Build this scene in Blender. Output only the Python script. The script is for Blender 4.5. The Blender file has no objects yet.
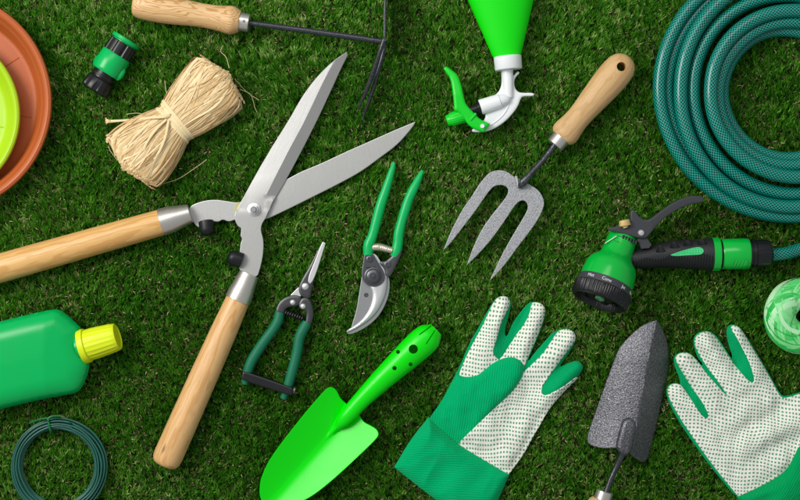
import bpy, bmesh, math, random
import numpy as np
from mathutils import Vector, Matrix, noise
from mathutils.geometry import delaunay_2d_cdt
from mathutils.bvhtree import BVHTree

random.seed(7); np.random.seed(7)
S = 0.00125                      # metres per drawing unit (1.25 mm)
CAM_H = 2.0
sc = bpy.context.scene

# ------------------------------------------------------------------ camera, world, lamps, exposure
cam_d = bpy.data.cameras.new('camera'); cam = bpy.data.objects.new('camera', cam_d)
sc.collection.objects.link(cam); sc.camera = cam
cam.location = (0, 0, CAM_H); cam.rotation_euler = (0, 0, 0)
cam_d.sensor_width = 36; cam_d.lens = 36 * CAM_H / 1.0
cam_d.clip_start = 0.05; cam_d.clip_end = 50

world = bpy.data.worlds.new('World'); sc.world = world; world.use_nodes = True
wn = world.node_tree.nodes; wl = world.node_tree.links
bg = wn['Background']; bg.inputs[0].default_value = (0.93, 0.97, 1.0, 1); bg.inputs[1].default_value = 0.38

def area(name, loc, target, size, energy, col):
    d = bpy.data.lights.new(name, 'AREA'); d.shape = 'RECTANGLE'; d.size = size[0]; d.size_y = size[1]
    d.energy = energy; d.color = col
    o = bpy.data.objects.new(name, d); sc.collection.objects.link(o); o.location = loc
    o.rotation_euler = (Vector(target) - Vector(loc)).to_track_quat('-Z', 'Y').to_euler()
    return o
area('key_softbox', (-1.55, 0.75, 1.75), (0.0, 0.02, 0), (1.0, 1.0), 47, (1.0, 0.975, 0.94))
area('top_softbox', (-0.25, 1.35, 2.1), (0, 0, 0), (1.6, 0.9), 15, (1.0, 0.99, 0.97))

sc.view_settings.view_transform = 'Standard'; sc.view_settings.look = 'None'
sc.view_settings.exposure = 0.0; sc.view_settings.gamma = 1.0; sc.view_settings.use_curve_mapping = False
sc.render.engine = 'CYCLES'
sc.cycles.max_bounces = 6

# ------------------------------------------------------------------ material helpers
def lin(c):
    return tuple(((v/255)/12.92 if v/255 <= 0.04045 else ((v/255+0.055)/1.055)**2.4) for v in c) + (1.0,)

class NT:
    def __init__(s, name):
        s.m = bpy.data.materials.new(name); s.m.use_nodes = True
        s.t = s.m.node_tree; s.n = s.t.nodes; s.l = s.t.links
        s.b = s.n['Principled BSDF']; s.out = s.n['Material Output']
    def new(s, typ, **kw):
        n = s.n.new(typ)
        for k, v in kw.items(): setattr(n, k, v)
        return n
    def link(s, a, b): s.l.new(a, b)
    def math(s, op, a, b=None, clamp=False):
        n = s.new('ShaderNodeMath', operation=op, use_clamp=clamp)
        for i, v in enumerate((a, b)):
            if v is None: continue
            if isinstance(v, (int, float)): n.inputs[i].default_value = v
            else: s.link(v, n.inputs[i])
        return n.outputs[0]
    def obj(s, scale=1.0, rot=0.0, stretch=(1, 1, 1)):
        """object coordinates in drawing units"""
        tc = s.new('ShaderNodeTexCoord'); 
        m0 = s.new('ShaderNodeMapping'); m0.inputs['Rotation'].default_value = (0, 0, rot)
        s.link(tc.outputs['Object'], m0.inputs['Vector'])
        m = s.new('ShaderNodeMapping'); k = scale/S
        m.inputs['Scale'].default_value = (k*stretch[0], k*stretch[1], k*stretch[2])
        s.link(m0.outputs[0], m.inputs['Vector'])
        return m.outputs[0]
    def ax(s, scale=(1, 1, 1), loc=(0, 0, 0)):
        a = s.new('ShaderNodeAttribute', attribute_name='ax')
        m = s.new('ShaderNodeMapping'); m.inputs['Scale'].default_value = scale; m.inputs['Location'].default_value = loc
        s.link(a.outputs['Vector'], m.inputs['Vector'])
        return m.outputs[0]
    def attr(s, name):
        return s.new('ShaderNodeAttribute', attribute_name=name).outputs['Fac']
    def noise(s, vec, scale=1, detail=3, rough=0.5, dist=0):
        n = s.new('ShaderNodeTexNoise'); n.inputs['Scale'].default_value = scale; n.inputs['Detail'].default_value = detail
        n.inputs['Roughness'].default_value = rough; n.inputs['Distortion'].default_value = dist
        s.link(vec, n.inputs['Vector']); return n.outputs['Fac']
    def ramp(s, fac, stops):
        r = s.new('ShaderNodeValToRGB'); cr = r.color_ramp
        while len(cr.elements) < len(stops): cr.elements.new(0.5)
        for e, (p, c) in zip(cr.elements, stops): e.position = p; e.color = c
        s.link(fac, r.inputs[0]); return r.outputs[0]
    def mix(s, fac, a, b, blend='MIX'):
        n = s.new('ShaderNodeMix', data_type='RGBA', blend_type=blend)
        if isinstance(fac, (int, float)): n.inputs[0].default_value = fac
        else: s.link(fac, n.inputs[0])
        for sock, v in ((n.inputs[6], a), (n.inputs[7], b)):
            if isinstance(v, tuple): sock.default_value = v
            else: s.link(v, sock)
        return n.outputs[2]
    def bump(s, h, dist=0.3, strength=1.0, prev=None):
        n = s.new('ShaderNodeBump'); n.inputs['Distance'].default_value = dist*S; n.inputs['Strength'].default_value = strength
        s.link(h, n.inputs['Height'])
        if prev is not None: s.link(prev, n.inputs['Normal'])
        return n.outputs[0]
    def set(s, base=None, rough=None, metal=None, normal=None, coat=None, spec=None, sub=None, trans=None):
        for key, v in (('Base Color', base), ('Roughness', rough), ('Metallic', metal), ('Normal', normal), ('Coat Weight', coat), ('Specular IOR Level', spec)):
            if v is None: continue
            if isinstance(v, (int, float, tuple)): s.b.inputs[key].default_value = v
            else: s.link(v, s.b.inputs[key])
        return s.m

def plastic(name, col, rough=0.35, var=0.10, bump=0.04, spec=0.33, coat=None):
    t = NT(name); v = t.obj()
    n = t.noise(v, 0.05, 4)
    c = t.mix(t.math('MULTIPLY', n, var), lin(col), tuple(x*0.55 for x in lin(col)[:3])+(1,))
    fine = t.noise(v, 0.9, 3)
    r = t.math('ADD', t.math('MULTIPLY', n, 0.14), rough-0.07)
    return t.set(c, r, 0.0, t.bump(fine, bump), coat, spec)

def steel(name, col=(205, 205, 203), rough=0.36, rot=0.0, metal=0.9, streak=0.25, bump=0.05):
    t = NT(name); v = t.obj(rot=rot, stretch=(0.05, 1.6, 1))
    s1 = t.noise(v, 1.0, 4, 0.65)
    blot = t.noise(t.obj(), 0.045, 4, 0.6)
    c = t.mix(t.math('MULTIPLY', s1, streak*1.5, True), lin(col), tuple(x*0.72 for x in lin(col)[:3])+(1,))
    c = t.mix(t.math('MULTIPLY', blot, 0.22), c, lin((150, 146, 138)))
    r = t.math('ADD', t.math('MULTIPLY', s1, 0.16), rough-0.08)
    return t.set(c, r, metal, t.bump(s1, bump))

def hammered(name, light, dark, metal=0.55, rough=0.42, thr=0.5, bump=0.7, fs=0.55):
    t = NT(name); v = t.obj()
    n1 = t.noise(v, fs, 2, 0.5, 0.4); n2 = t.noise(v, 0.11, 2)
    c = t.ramp(n1, [(thr-0.18, lin(dark)), (thr+0.16, lin(light))])
    c = t.mix(t.math('MULTIPLY', n2, 0.25), c, lin(dark))
    return t.set(c, rough, metal, t.bump(n1, bump))

def wood(name, light=(222, 184, 128), mid=(203, 158, 99), dark=(170, 118, 62), off=(0, 9, 6), rough=0.42, ring=0.3, contrast=1.0, spot=None):
    t = NT(name)
    v = t.ax((0.020, 0.11, 0.11), tuple(o*0.11 for o in off))
    d = t.new('ShaderNodeTexNoise'); d.inputs['Scale'].default_value = 1.1; d.inputs['Detail'].default_value = 2
    t.link(v, d.inputs['Vector'])
    vm = t.new('ShaderNodeVectorMath', operation='MULTIPLY_ADD'); t.link(d.outputs['Color'], vm.inputs[0])
    vm.inputs[1].default_value = (1.1, 1.1, 1.1); t.link(v, vm.inputs[2])
    w = t.new('ShaderNodeTexWave', wave_type='RINGS', rings_direction='X'); w.inputs['Scale'].default_value = ring*2.2
    w.inputs['Distortion'].default_value = 1.2; w.inputs['Detail'].default_value = 2; w.inputs['Detail Scale'].default_value = 1.5
    t.link(vm.outputs[0], w.inputs['Vector'])
    c = t.ramp(w.outputs['Fac'], [(0.0, lin(light)), (0.55, lin(light)), (0.85, lin(mid)), (1.0, lin(mid))])
    f = t.noise(t.ax((0.05, 1.1, 1.1)), 1.0, 4, 0.7)
    fm = t.ramp(f, [(0.48, (0, 0, 0, 1)), (0.75, (1, 1, 1, 1))])
    c = t.mix(t.math('MULTIPLY', fm, 0.42*contrast), c, lin(dark))
    b = t.noise(t.ax((0.012, 0.05, 0.05)), 1.0, 3)
    c = t.mix(t.math('MULTIPLY', b, 0.35), c, lin(mid))
    if spot:
        a = t.new('ShaderNodeAttribute', attribute_name='ax'); 
        sub = t.new('ShaderNodeVectorMath', operation='SUBTRACT'); t.link(a.outputs['Vector'], sub.inputs[0]); sub.inputs[1].default_value = spot
        mul = t.new('ShaderNodeVectorMath', operation='MULTIPLY'); t.link(sub.outputs[0], mul.inputs[0]); mul.inputs[1].default_value = (0.14, 0.42, 0.30)
        ln = t.new('ShaderNodeVectorMath', operation='LENGTH'); t.link(mul.outputs[0], ln.inputs[0])
        dd = t.math('ADD', ln.outputs['Value'], t.math('MULTIPLY', t.math('SUBTRACT', f, 0.5), 1.6))
        k = t.ramp(dd, [(0.25, (1, 1, 1, 1)), (0.9, (0, 0, 0, 1))])
        c = t.mix(t.math('MULTIPLY', k, 0.85), c, lin((92, 56, 26)))
    return t.set(c, rough, 0.0, t.bump(f, 0.12), None, 0.45)

def cloth(name, col, ang=0.0, pitch=1.5, dark=0.75, bumpd=0.35):
    t = NT(name); v = t.obj(rot=ang)
    sep = t.new('ShaderNodeSeparateXYZ'); t.link(v, sep.inputs[0])
    nz = t.noise(t.obj(), 0.12, 3)
    x = t.math('ADD', sep.outputs[0], t.math('MULTIPLY', nz, 3.0))
    w = t.math('SINE', t.math('MULTIPLY', x, 2*math.pi/pitch))
    w2 = t.math('SINE', t.math('MULTIPLY', sep.outputs[1], 2*math.pi/1.1))
    h = t.math('ADD', t.math('MULTIPLY', w, 0.5), t.math('MULTIPLY', w2, 0.15))
    fz = t.noise(t.obj(), 1.6, 3, 0.7)
    k = t.math('ADD', t.math('MULTIPLY', h, 0.22), t.math('ADD', t.math('MULTIPLY', fz, 0.5), 0.10), True)
    c = t.mix(k, lin(col), tuple(x_*dark for x_ in lin(col)[:3])+(1,))
    hh = t.math('ADD', h, t.math('MULTIPLY', fz, 0.9))
    t.b.inputs['Sheen Weight'].default_value = 0.05
    return t.set(c, 0.9, 0.0, t.bump(hh, bumpd), None, 0.05)

def dotted(name, ang, px_, py_):
    t = NT(name); v = t.obj(rot=ang)
    d = t.new('ShaderNodeTexNoise'); d.inputs['Scale'].default_value = 0.02; d.inputs['Detail'].default_value = 1.5
    t.link(v, d.inputs['Vector'])
    vm = t.new('ShaderNodeVectorMath', operation='MULTIPLY_ADD'); t.link(d.outputs['Color'], vm.inputs[0])
    vm.inputs[1].default_value = (16, 16, 0); t.link(v, vm.inputs[2])
    d2 = t.new('ShaderNodeTexNoise'); d2.inputs['Scale'].default_value = 0.5; t.link(v, d2.inputs['Vector'])
    vm2 = t.new('ShaderNodeVectorMath', operation='MULTIPLY_ADD'); t.link(d2.outputs['Color'], vm2.inputs[0])
    vm2.inputs[1].default_value = (0.7, 0.7, 0); t.link(vm.outputs[0], vm2.inputs[2])
    sep = t.new('ShaderNodeSeparateXYZ'); t.link(vm2.outputs[0], sep.inputs[0])
    def cell(o, p, rad):
        f = t.math('ABSOLUTE', t.math('SUBTRACT', t.math('FRACT', t.math('DIVIDE', o, p)), 0.5))
        return t.math('POWER', t.math('DIVIDE', f, rad), 3.0)
    q = t.math('ADD', cell(sep.outputs[0], px_, 0.29), cell(sep.outputs[1], py_, 0.25))
    m = t.ramp(q, [(0.7, (1, 1, 1, 1)), (1.0, (0, 0, 0, 1))])
    fz = t.noise(t.obj(), 1.3, 3, 0.7)
    stain = t.noise(t.obj(), 0.035, 4)
    base = t.mix(t.math('MULTIPLY', fz, 0.35), lin((246, 244, 234)), lin((214, 212, 200)))
    base = t.mix(t.math('MULTIPLY', stain, 0.16), base, lin((180, 190, 170)))
    c = t.mix(t.math('MULTIPLY', m, 0.88), base, lin((22, 146, 92)))
    h = t.math('ADD', t.math('MULTIPLY', m, -0.8), t.math('MULTIPLY', fz, 0.8))
    return t.set(c, 0.85, 0.0, t.bump(h, 0.3), None, 0.2)

def hose_mat():
    t = NT('braided_hose_pvc')
    a = t.new('ShaderNodeAttribute', attribute_name='ax'); sp = t.new('ShaderNodeSeparateXYZ'); t.link(a.outputs['Vector'], sp.inputs[0])
    ang = t.math('DIVIDE', t.math('ARCTAN2', sp.outputs[2], sp.outputs[1]), 2*math.pi)
    u = t.math('DIVIDE', sp.outputs[0], 3.6); v = t.math('MULTIPLY', ang, 13.0)
    def ln(p):
        f = t.math('ABSOLUTE', t.math('SUBTRACT', t.math('FRACT', p), 0.5))
        return t.ramp(f, [(0.05, (1, 1, 1, 1)), (0.15, (0, 0, 0, 1))])
    l1 = ln(t.math('ADD', u, v)); l2 = ln(t.math('SUBTRACT', u, v))
    m = t.math('MAXIMUM', l1, l2)
    big = t.noise(t.obj(), 0.03, 3)
    dk = t.mix(big, lin((0, 44, 41)), lin((0, 62, 57)))
    c = t.mix(t.math('MULTIPLY', m, 0.85), dk, lin((12, 192, 168)))
    x = t.math('MULTIPLY', l1, l2)
    c = t.mix(t.math('MULTIPLY', x, 0.4), c, lin((90, 200, 184)))
    return t.set(c, 0.3, 0.0, t.bump(m, 0.08), 0.3, 0.4)

def grip_mat():
    """black rubber grip with moulded ribs along its lower side"""
    t = NT('ribbed_rubber')
    a = t.new('ShaderNodeAttribute', attribute_name='ax'); sp = t.new('ShaderNodeSeparateXYZ'); t.link(a.outputs['Vector'], sp.inputs[0])
    rib = t.math('SINE', t.math('MULTIPLY', sp.outputs[0], 2*math.pi/2.7))
    side = t.math('ADD', sp.outputs[1], t.math('MULTIPLY', t.math('SINE', t.math('MULTIPLY', sp.outputs[0], 0.22)), 1.5))
    mask = t.ramp(t.math('ADD', t.math('MULTIPLY', side, GRIP_SIGN*0.06), 0.5), [(0.55, (0, 0, 0, 1)), (0.62, (1, 1, 1, 1))])
    h = t.math('MULTIPLY', rib, mask)
    fz = t.noise(t.obj(), 1.5, 2)
    c = t.mix(fz, lin((24, 25, 27)), lin((34, 35, 37)))
    return t.set(c, 0.5, 0.0, t.bump(t.math('ADD', h, t.math('MULTIPLY', fz, 0.15)), 0.9), None, 0.45)

# ------------------------------------------------------------------ geometry helpers (drawing units, y down)
class Thing:
    def __init__(s, name, label, cat, cx, cy, zmid=10, base=6, group=None, empty=True):
        s.cx, s.cy, s.base = cx, cy, base
        k = (CAM_H - zmid*S)/CAM_H
        s.loc = ((cx-400)*S*k, (250-cy)*S*k, base*S)
        s.label, s.cat, s.group = label, cat, group
        if empty:
            s.e = bpy.data.objects.new(name, None); s.e.empty_display_size = 0.02
            sc.collection.objects.link(s.e); s.e.location = s.loc; s.tag(s.e)
    def tag(s, o):
        o['label'] = s.label; o['category'] = s.cat
        if s.group: o['group'] = s.group

def chaikin(pts, n=2):
    P = []
    for p in pts:
        P.append((p[0], p[1]))
        if len(p) > 2: P.append((p[0], p[1]))
    for _ in range(n):
        Q = []
        for i in range(len(P)):
            a, b = P[i], P[(i+1) % len(P)]
            Q.append((a[0]*.75+b[0]*.25, a[1]*.75+b[1]*.25)); Q.append((a[0]*.25+b[0]*.75, a[1]*.25+b[1]*.75))
        P = Q
    out = []
    for p in P:
        if not out or math.dist(p, out[-1]) > 0.05: out.append(p)
    if math.dist(out[0], out[-1]) < 0.05: out.pop()
    return out

def catmull(pts, step):
    pts = [np.array(p, float) for p in pts]
    out = []
    n = len(pts)
    for i in range(n-1):
        p0 = pts[i-1] if i > 0 else 2*pts[0]-pts[1]
        p1, p2 = pts[i], pts[i+1]
        p3 = pts[i+2] if i+2 < n else 2*pts[-1]-pts[-2]
        m = max(1, int(np.linalg.norm((p2-p1)[:3])/step))
        for k in range(m):
            t = k/m
            out.append(0.5*((2*p1)+(-p0+p2)*t+(2*p0-5*p1+4*p2-p3)*t*t+(-p0+3*p1-3*p2+p3)*t**3))
    out.append(pts[-1]); return np.array(out)

def seg_dist(P, poly, closed=True):
    P = np.asarray(P, float); poly = np.asarray(poly, float)
    A = poly if closed else poly[:-1]; B = np.roll(poly, -1, 0) if closed else poly[1:]
    best = np.full(len(P), 1e9)
    for a, b in zip(A, B):
        ab = b-a; L = max(ab@ab, 1e-9)
        t = np.clip(((P-a)@ab)/L, 0, 1)
        d = np.hypot(*(P-(a+t[:, None]*ab)).T)
        best = np.minimum(best, d)
    return best

def inside(P, poly):
    P = np.asarray(P, float); poly = np.asarray(poly, float); c = np.zeros(len(P), bool)
    x, y = P[:, 0], P[:, 1]; j = len(poly)-1
    for i in range(len(poly)):
        xi, yi = poly[i]; xj, yj = poly[j]
        if yi != yj:
            c ^= ((yi > y) != (yj > y)) & (x < (xj-xi)*(y-yi)/(yj-yi)+xi)
        j = i
    return c

class M:
    def __init__(s): s.v = []; s.f = []; s.ax = []; s.r = []; s.n = 0
    def add(s, v, f, ax=None, r=0.5):
        v = np.asarray(v, float); s.v.append(v)
        s.ax.append(np.asarray(ax, float) if ax is not None else v.copy())
        s.r.append(np.full(len(v), r) if np.isscalar(r) else np.asarray(r, float))
        n = s.n; s.f += [tuple(i+n for i in q) for q in f]; s.n += len(v)
        return s
    def build(s, name, mat, th, parent=None, sharp=38, recalc=True, kind=None, top=False):
        V = np.vstack(s.v); L = np.empty_like(V)
        L[:, 0] = (V[:, 0]-th.cx)*S; L[:, 1] = (th.cy-V[:, 1])*S; L[:, 2] = (V[:, 2]-th.base)*S
        me = bpy.data.meshes.new(name); me.from_pydata(L.tolist(), [], s.f)
        a = me.attributes.new('ax', 'FLOAT_VECTOR', 'POINT'); a.data.foreach_set('vector', np.vstack(s.ax).astype(np.float32).ravel())
        a = me.attributes.new('rnd', 'FLOAT', 'POINT'); a.data.foreach_set('value', np.concatenate(s.r).astype(np.float32))
        if recalc:
            bm = bmesh.new(); bm.from_mesh(me); bmesh.ops.recalc_face_normals(bm, faces=bm.faces[:]); bm.to_mesh(me); bm.free()
        me.polygons.foreach_set('use_smooth', [True]*len(me.polygons))
        if sharp: me.set_sharp_from_angle(angle=math.radians(sharp))
        me.materials.append(mat)
        o = bpy.data.objects.new(name, me); sc.collection.objects.link(o)
        if top: o.location = th.loc; th.tag(o); th.e = o
        else: o.parent = parent if parent is not None else th.e
        if kind: o['kind'] = kind
        return o
    # -- sweeps
    def tube(s, path, rad, seg=28, spline=True, step=2.0, mod=None, caps=True, closed=False, squash=1.0, r=0.5, up=(0, 0, 1)):
        path = [list(p) for p in path]
        rad = [rad]*len(path) if np.isscalar(rad) else list(rad)
        Q = np.array([p+[q] for p, q in zip(path, rad)], float)
        if spline: Q = catmull(Q, step)
        P, R = Q[:, :3], Q[:, 3]
        if closed: T = np.roll(P, -1, 0)-np.roll(P, 1, 0)
        else: T = np.gradient(P, axis=0)
        ln = np.linalg.norm(T, axis=1); 
        for i in range(len(T)):
            if ln[i] < 1e-9: T[i] = T[i-1] if i else (P[-1]-P[0]); ln[i] = np.linalg.norm(T[i])
        T /= ln[:, None]
        upv = np.array(up, float)
        if abs(T[:, 2]).mean() > 0.9 and up == (0, 0, 1): upv = np.array((0, 1.0, 0))
        A = np.cross(T, upv); A /= np.linalg.norm(A, axis=1)[:, None]; B = np.cross(A, T)
        d = np.concatenate([[0], np.cumsum(np.linalg.norm(np.diff(P, axis=0), axis=1))])
        th = np.arange(seg)*2*math.pi/seg
        V = []; AX = []
        for i in range(len(P)):
            rr = np.full(seg, R[i])
            if mod is not None: rr = rr*mod(d[i], th)
            ca, sa = np.cos(th)*rr, np.sin(th)*rr*squash
            V.append(P[i]+A[i]*ca[:, None]+B[i]*sa[:, None]); AX.append(np.stack([np.full(seg, d[i]), ca, sa], 1))
        n = len(P); F = []
        for i in range(n if closed else n-1):
            a, b = i*seg, ((i+1) % n)*seg
            for k in range(seg):
                k2 = (k+1) % seg; F.append((a+k, a+k2, b+k2, b+k))
        V = np.vstack(V); AX = np.vstack(AX)
        if caps and not closed:
            F.append(tuple(range(seg))[::-1]); F.append(tuple((n-1)*seg+k for k in range(seg)))
        return s.add(V, F, AX, r)
    def lathe(s, p0, p1, prof, seg=48, mod=None, caps=True, squash=1.0, r=0.5):
        """prof: (t along p0->p1 in units, radius)"""
        p0 = np.array(p0, float); p1 = np.array(p1, float); u = (p1-p0)/np.linalg.norm(p1-p0)
        pr = []
        for t, q in prof:
            if pr and abs(t-pr[-1][0]) < 1e-3: t = pr[-1][0]+1e-3
            pr.append((t, q))
        path = [tuple(p0+u*t) for t, _ in pr]; rad = [max(q, 0.02) for _, q in pr]
        s0 = M(); s0.tube(path, rad, seg, False, mod=mod, caps=caps, squash=squash)
        # straight axis: replace frames computed from tiny steps
        T = u; upv = np.array((0, 0, 1.0)) if abs(u[2]) < 0.9 else np.array((0, 1.0, 0))
        A = np.cross(T, upv); A /= np.linalg.norm(A); B = np.cross(A, T); th = np.arange(seg)*2*math.pi/seg
        V = []; AX = []
        for t, q in pr:
            rr = np.full(seg, max(q, 0.02))
            if mod is not None: rr = rr*mod(t, th)
            ca, sa = np.cos(th)*rr, np.sin(th)*rr*squash
            V.append(p0+u*t+A*ca[:, None]+B*sa[:, None]); AX.append(np.stack([np.full(seg, t), ca, sa], 1))
        return s.add(np.vstack(V), s0.f, np.vstack(AX), r)
    def vlathe(s, cx, cy, prof, seg=64, r=0.5, caps=True):
        """prof: (radius, z)"""
        V = []; F = []; th = np.arange(seg)*2*math.pi/seg
        for q, z in prof:
            q = max(q, 0.02); V.append(np.stack([cx+q*np.cos(th), cy+q*np.sin(th), np.full(seg, z)], 1))
        for i in range(len(prof)-1):
            for k in range(seg):
                k2 = (k+1) % seg; F.append((i*seg+k, i*seg+k2, (i+1)*seg+k2, (i+1)*seg+k))
        if caps: F.append(tuple(range(seg))[::-1]); F.append(tuple((len(prof)-1)*seg+k for k in range(seg)))
        return s.add(np.vstack(V), F, None, r)
    # -- outlines with a height field
    def field(s, outline, ztop, zbot, step=1.6, bevel=0.6, n=2, extra=(), r=0.5):
        ol = chaikin(outline, n); ol = np.array(ol)
        D = []
        for i in range(len(ol)):
            a, b = ol[i], ol[(i+1) % len(ol)]; m = max(1, int(math.ceil(np.linalg.norm(b-a)/step)))
            for k in range(m): D.append(a+(b-a)*k/m)
        D = np.array(D)
        area2 = np.sum(D[:, 0]*np.roll(D[:, 1], -1)-np.roll(D[:, 0], -1)*D[:, 1])
        Tn = np.roll(D, -1, 0)-np.roll(D, 1, 0); Tn /= np.maximum(np.linalg.norm(Tn, axis=1), 1e-9)[:, None]
        N = np.stack([-Tn[:, 1], Tn[:, 0]], 1)*(1 if area2 > 0 else -1)
        rings = [D+N*bevel*q for q in (0.3, 1.0, 1.0+0.5/bevel)] if bevel > 0 else []
        mn, mx = D.min(0), D.max(0)
        gx = np.arange(mn[0], mx[0], step); gy = np.arange(mn[1], mx[1], step*0.866)
        G = np.array([(x+(step/2 if j % 2 else 0), y) for j, y in enumerate(gy) for x in gx])
        if len(G):
            G = G[inside(G, D)]
            if len(G): G = G[seg_dist(G, D) > bevel+0.5+0.4*step]
        parts = [D]
        for k, rg in zip((0.3, 1.0, 1.0+0.5/max(bevel, .01)), rings):
            ok = inside(rg, D) & (seg_dist(rg, D) > 0.85*bevel*k); parts.append(rg[ok])
        if len(G): parts.append(G)
        nb = len(D); cons = []
        if extra and len(G):
            for e in extra: parts[-1] = parts[-1][seg_dist(parts[-1], catmull([(*p, 0) for p in e], step)[:, :2], False) > 0.55*step]
        for e in extra:
            e = catmull([(*p, 0) for p in e], step*0.7)[:, :2]
            ok = inside(e, D) & (seg_dist(e, D) > bevel+0.9); e = e[ok]; n0 = sum(len(p) for p in parts)
            cons += [(n0+i, n0+i+1) for i in range(len(e)-1) if np.linalg.norm(e[i+1]-e[i]) < step*1.5]; parts.append(e)
        A = np.vstack(parts)
        cv, ce, cf, *_ = delaunay_2d_cdt([Vector(p) for p in A], [(i, (i+1) % nb) for i in range(nb)]+cons, [], 1, 1e-4)
        V2 = np.array([(p.x, p.y) for p in cv]); dist = seg_dist(V2, D)
        zt = ztop(V2[:, 0], V2[:, 1], dist); zb = zbot(V2[:, 0], V2[:, 1], dist)
        zt = np.broadcast_to(zt, dist.shape).copy(); zb = np.broadcast_to(zb, dist.shape).copy()
        if bevel > 0:
            q = np.clip(1-dist/bevel, 0, 1); drop = bevel*(1-np.sqrt(np.clip(1-q*q, 0, 1)))
            zt = np.maximum(zt-drop, zb+0.05); zb = np.minimum(zb+drop, zt-0.02)
        nv = len(V2)
        V = np.vstack([np.column_stack([V2, zt]), np.column_stack([V2, zb])])
        F = [tuple(f) for f in cf] + [tuple(i+nv for i in reversed(f)) for f in cf]
        cnt = {}
        for f in cf:
            for i in range(len(f)):
                a, b = f[i], f[(i+1) % len(f)]
                if (b, a) in cnt: del cnt[(b, a)]
                else: cnt[(a, b)] = 1
        F += [(b, a, a+nv, b+nv) for a, b in cnt]
        return s.add(V, F, None, r)
    def ribbon(s, path, width, nrm, r=0.5, cup=0.0):
        """flat strip along path; nrm = outward normals"""
        P = np.asarray(path, float); Nn = np.asarray(nrm, float); T = np.gradient(P, axis=0)
        T /= np.maximum(np.linalg.norm(T, axis=1), 1e-9)[:, None]
        A = np.cross(T, Nn); A /= np.maximum(np.linalg.norm(A, axis=1), 1e-9)[:, None]
        w = (np.full(len(P), width) if np.isscalar(width) else np.asarray(width))[:, None]/2
        V = np.vstack([P-A*w-Nn*cup, P+Nn*cup, P+A*w-Nn*cup]); n = len(P)
        F = [(i, i+1, n+i+1, n+i) for i in range(n-1)]+[(n+i, n+i+1, 2*n+i+1, 2*n+i) for i in range(n-1)]
        d = np.concatenate([[0], np.cumsum(np.linalg.norm(np.diff(P, axis=0), axis=1))])
        rr = random.random()*50
        AX = np.vstack([np.stack([d, np.full(n, rr+k*1.0), np.full(n, rr)], 1) for k in (0, 1, 2)])
        return s.add(V, F, AX, r)

def smax(a, b, k=1.5): 
    h = np.clip(0.5+0.5*(a-b)/k, 0, 1); return b*(1-h)+a*h+k*h*(1-h)
def flat(z): return lambda x, y, d: np.full_like(x, z)
def nz(x, y, sc_=0.05, seed=0.0):
    return np.array([noise.noise(Vector((a*sc_+seed, b*sc_-seed, seed))) for a, b in zip(x, y)])
def dome(R, H):
    return lambda d: H*np.sqrt(np.clip(1-(1-np.clip(d/R, 0, 1))**2, 0, 1))
def knurl(n, amp, p=1): return lambda t, th: 1+amp*np.sign(np.sin(n*th))*np.abs(np.sin(n*th))**p

# ------------------------------------------------------------------ materials
W_A = wood('ash_wood', (226, 190, 138), (192, 144, 88), (178, 128, 76), (0, 6, 4), ring=0.9)
W_B = wood('oiled_beech', (224, 178, 112), (206, 156, 90), (160, 106, 52), (0, 14, 9), ring=0.3, rough=0.36, contrast=1.1, spot=None)
W_C = wood('oiled_beech_knotted', (224, 180, 122), (207, 158, 100), (160, 108, 58), (0, 15, 11), ring=0.3, rough=0.36, contrast=1.1, spot=(163, -5.5, 12.5))
W_D = wood('pale_beech', (214, 176, 124), (202, 161, 108), (154, 110, 62), (0, 18, 12), ring=0.25, rough=0.5, contrast=1.2)
BLACK = plastic('black_plastic', (21, 22, 24), 0.36, spec=0.4)
BLACK_R = plastic('black_rubber', (22, 23, 25), 0.42)
GREY_P = plastic('grey_black_plastic', (64, 65, 70), 0.4)
GREEN = plastic('green_plastic', (0, 172, 84), 0.3)
GREEN_L = plastic('leaf_green_plastic', (0, 180, 60), 0.2, spec=0.5)
GREEN_NEON = plastic('neon_green_plastic', (0, 220, 0), 0.6, var=0.04, bump=0.02)
GREEN_TRIG = plastic('neon_green_trigger', (12, 205, 40), 0.34)
GREEN_TROWEL = plastic('green_enamel', (0, 222, 4), 0.36, var=0.10, bump=0.05, coat=0.05, spec=0.28)
GREEN_GRIP = plastic('green_dipped_grip', (0, 176, 92), 0.32)
GREEN_SNIP = plastic('dark_green_grip', (12, 108, 76), 0.5, bump=0.25)
GREEN_BOT = plastic('green_bottle_plastic', (0, 170, 84), 0.26, var=0.15, spec=0.26)
WHITE_P = plastic('white_plastic', (232, 235, 236), 0.3, var=0.04)
YELLOW = plastic('yellow_green_plastic', (214, 230, 28), 0.4)
LIME = plastic('lime_plastic', (166, 205, 28), 0.38)
TERRA = plastic('terracotta_plastic', (180, 92, 44), 0.42, var=0.25, bump=0.12)
STEEL_F = steel('brushed_blade_steel', (180, 180, 178), 0.46, math.radians(-62), 0.75, 0.28, 0.08)
STEEL_R = steel('brushed_rear_steel', (192, 192, 190), 0.44, math.radians(75), 0.75, 0.5, 0.12)
STEEL_FER = steel('ferrule_steel', (214, 210, 202), 0.36, math.radians(30), 0.85, 0.10, 0.02)
STEEL_B = steel('bright_steel', (222, 222, 223), 0.42, 0.5, 0.8, 0.15)
STEEL_D = steel('darkened_steel', (84, 86, 92), 0.36, 0.9, 0.8, 0.1)
SNIP_D = steel('snips_dark_steel', (62, 64, 70), 0.38, 0.9, 0.7, 0.1)
STEEL_G = steel('grey_steel', (165, 166, 168), 0.4, 0.6, 0.8, 0.15)
ROD = hammered('black_painted_rod', (74, 76, 82), (50, 52, 57), 0.5, 0.3, 0.5, 0.2)
HAM_L = hammered('silver_hammered_paint', (186, 187, 190), (124, 126, 130), 0.4, 0.45, 0.43, 0.35, 0.75)
HAM_D = hammered('dark_hammered_paint', (122, 122, 127), (72, 73, 77), 0.75, 0.36, 0.5, 0.65, 0.7)
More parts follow.
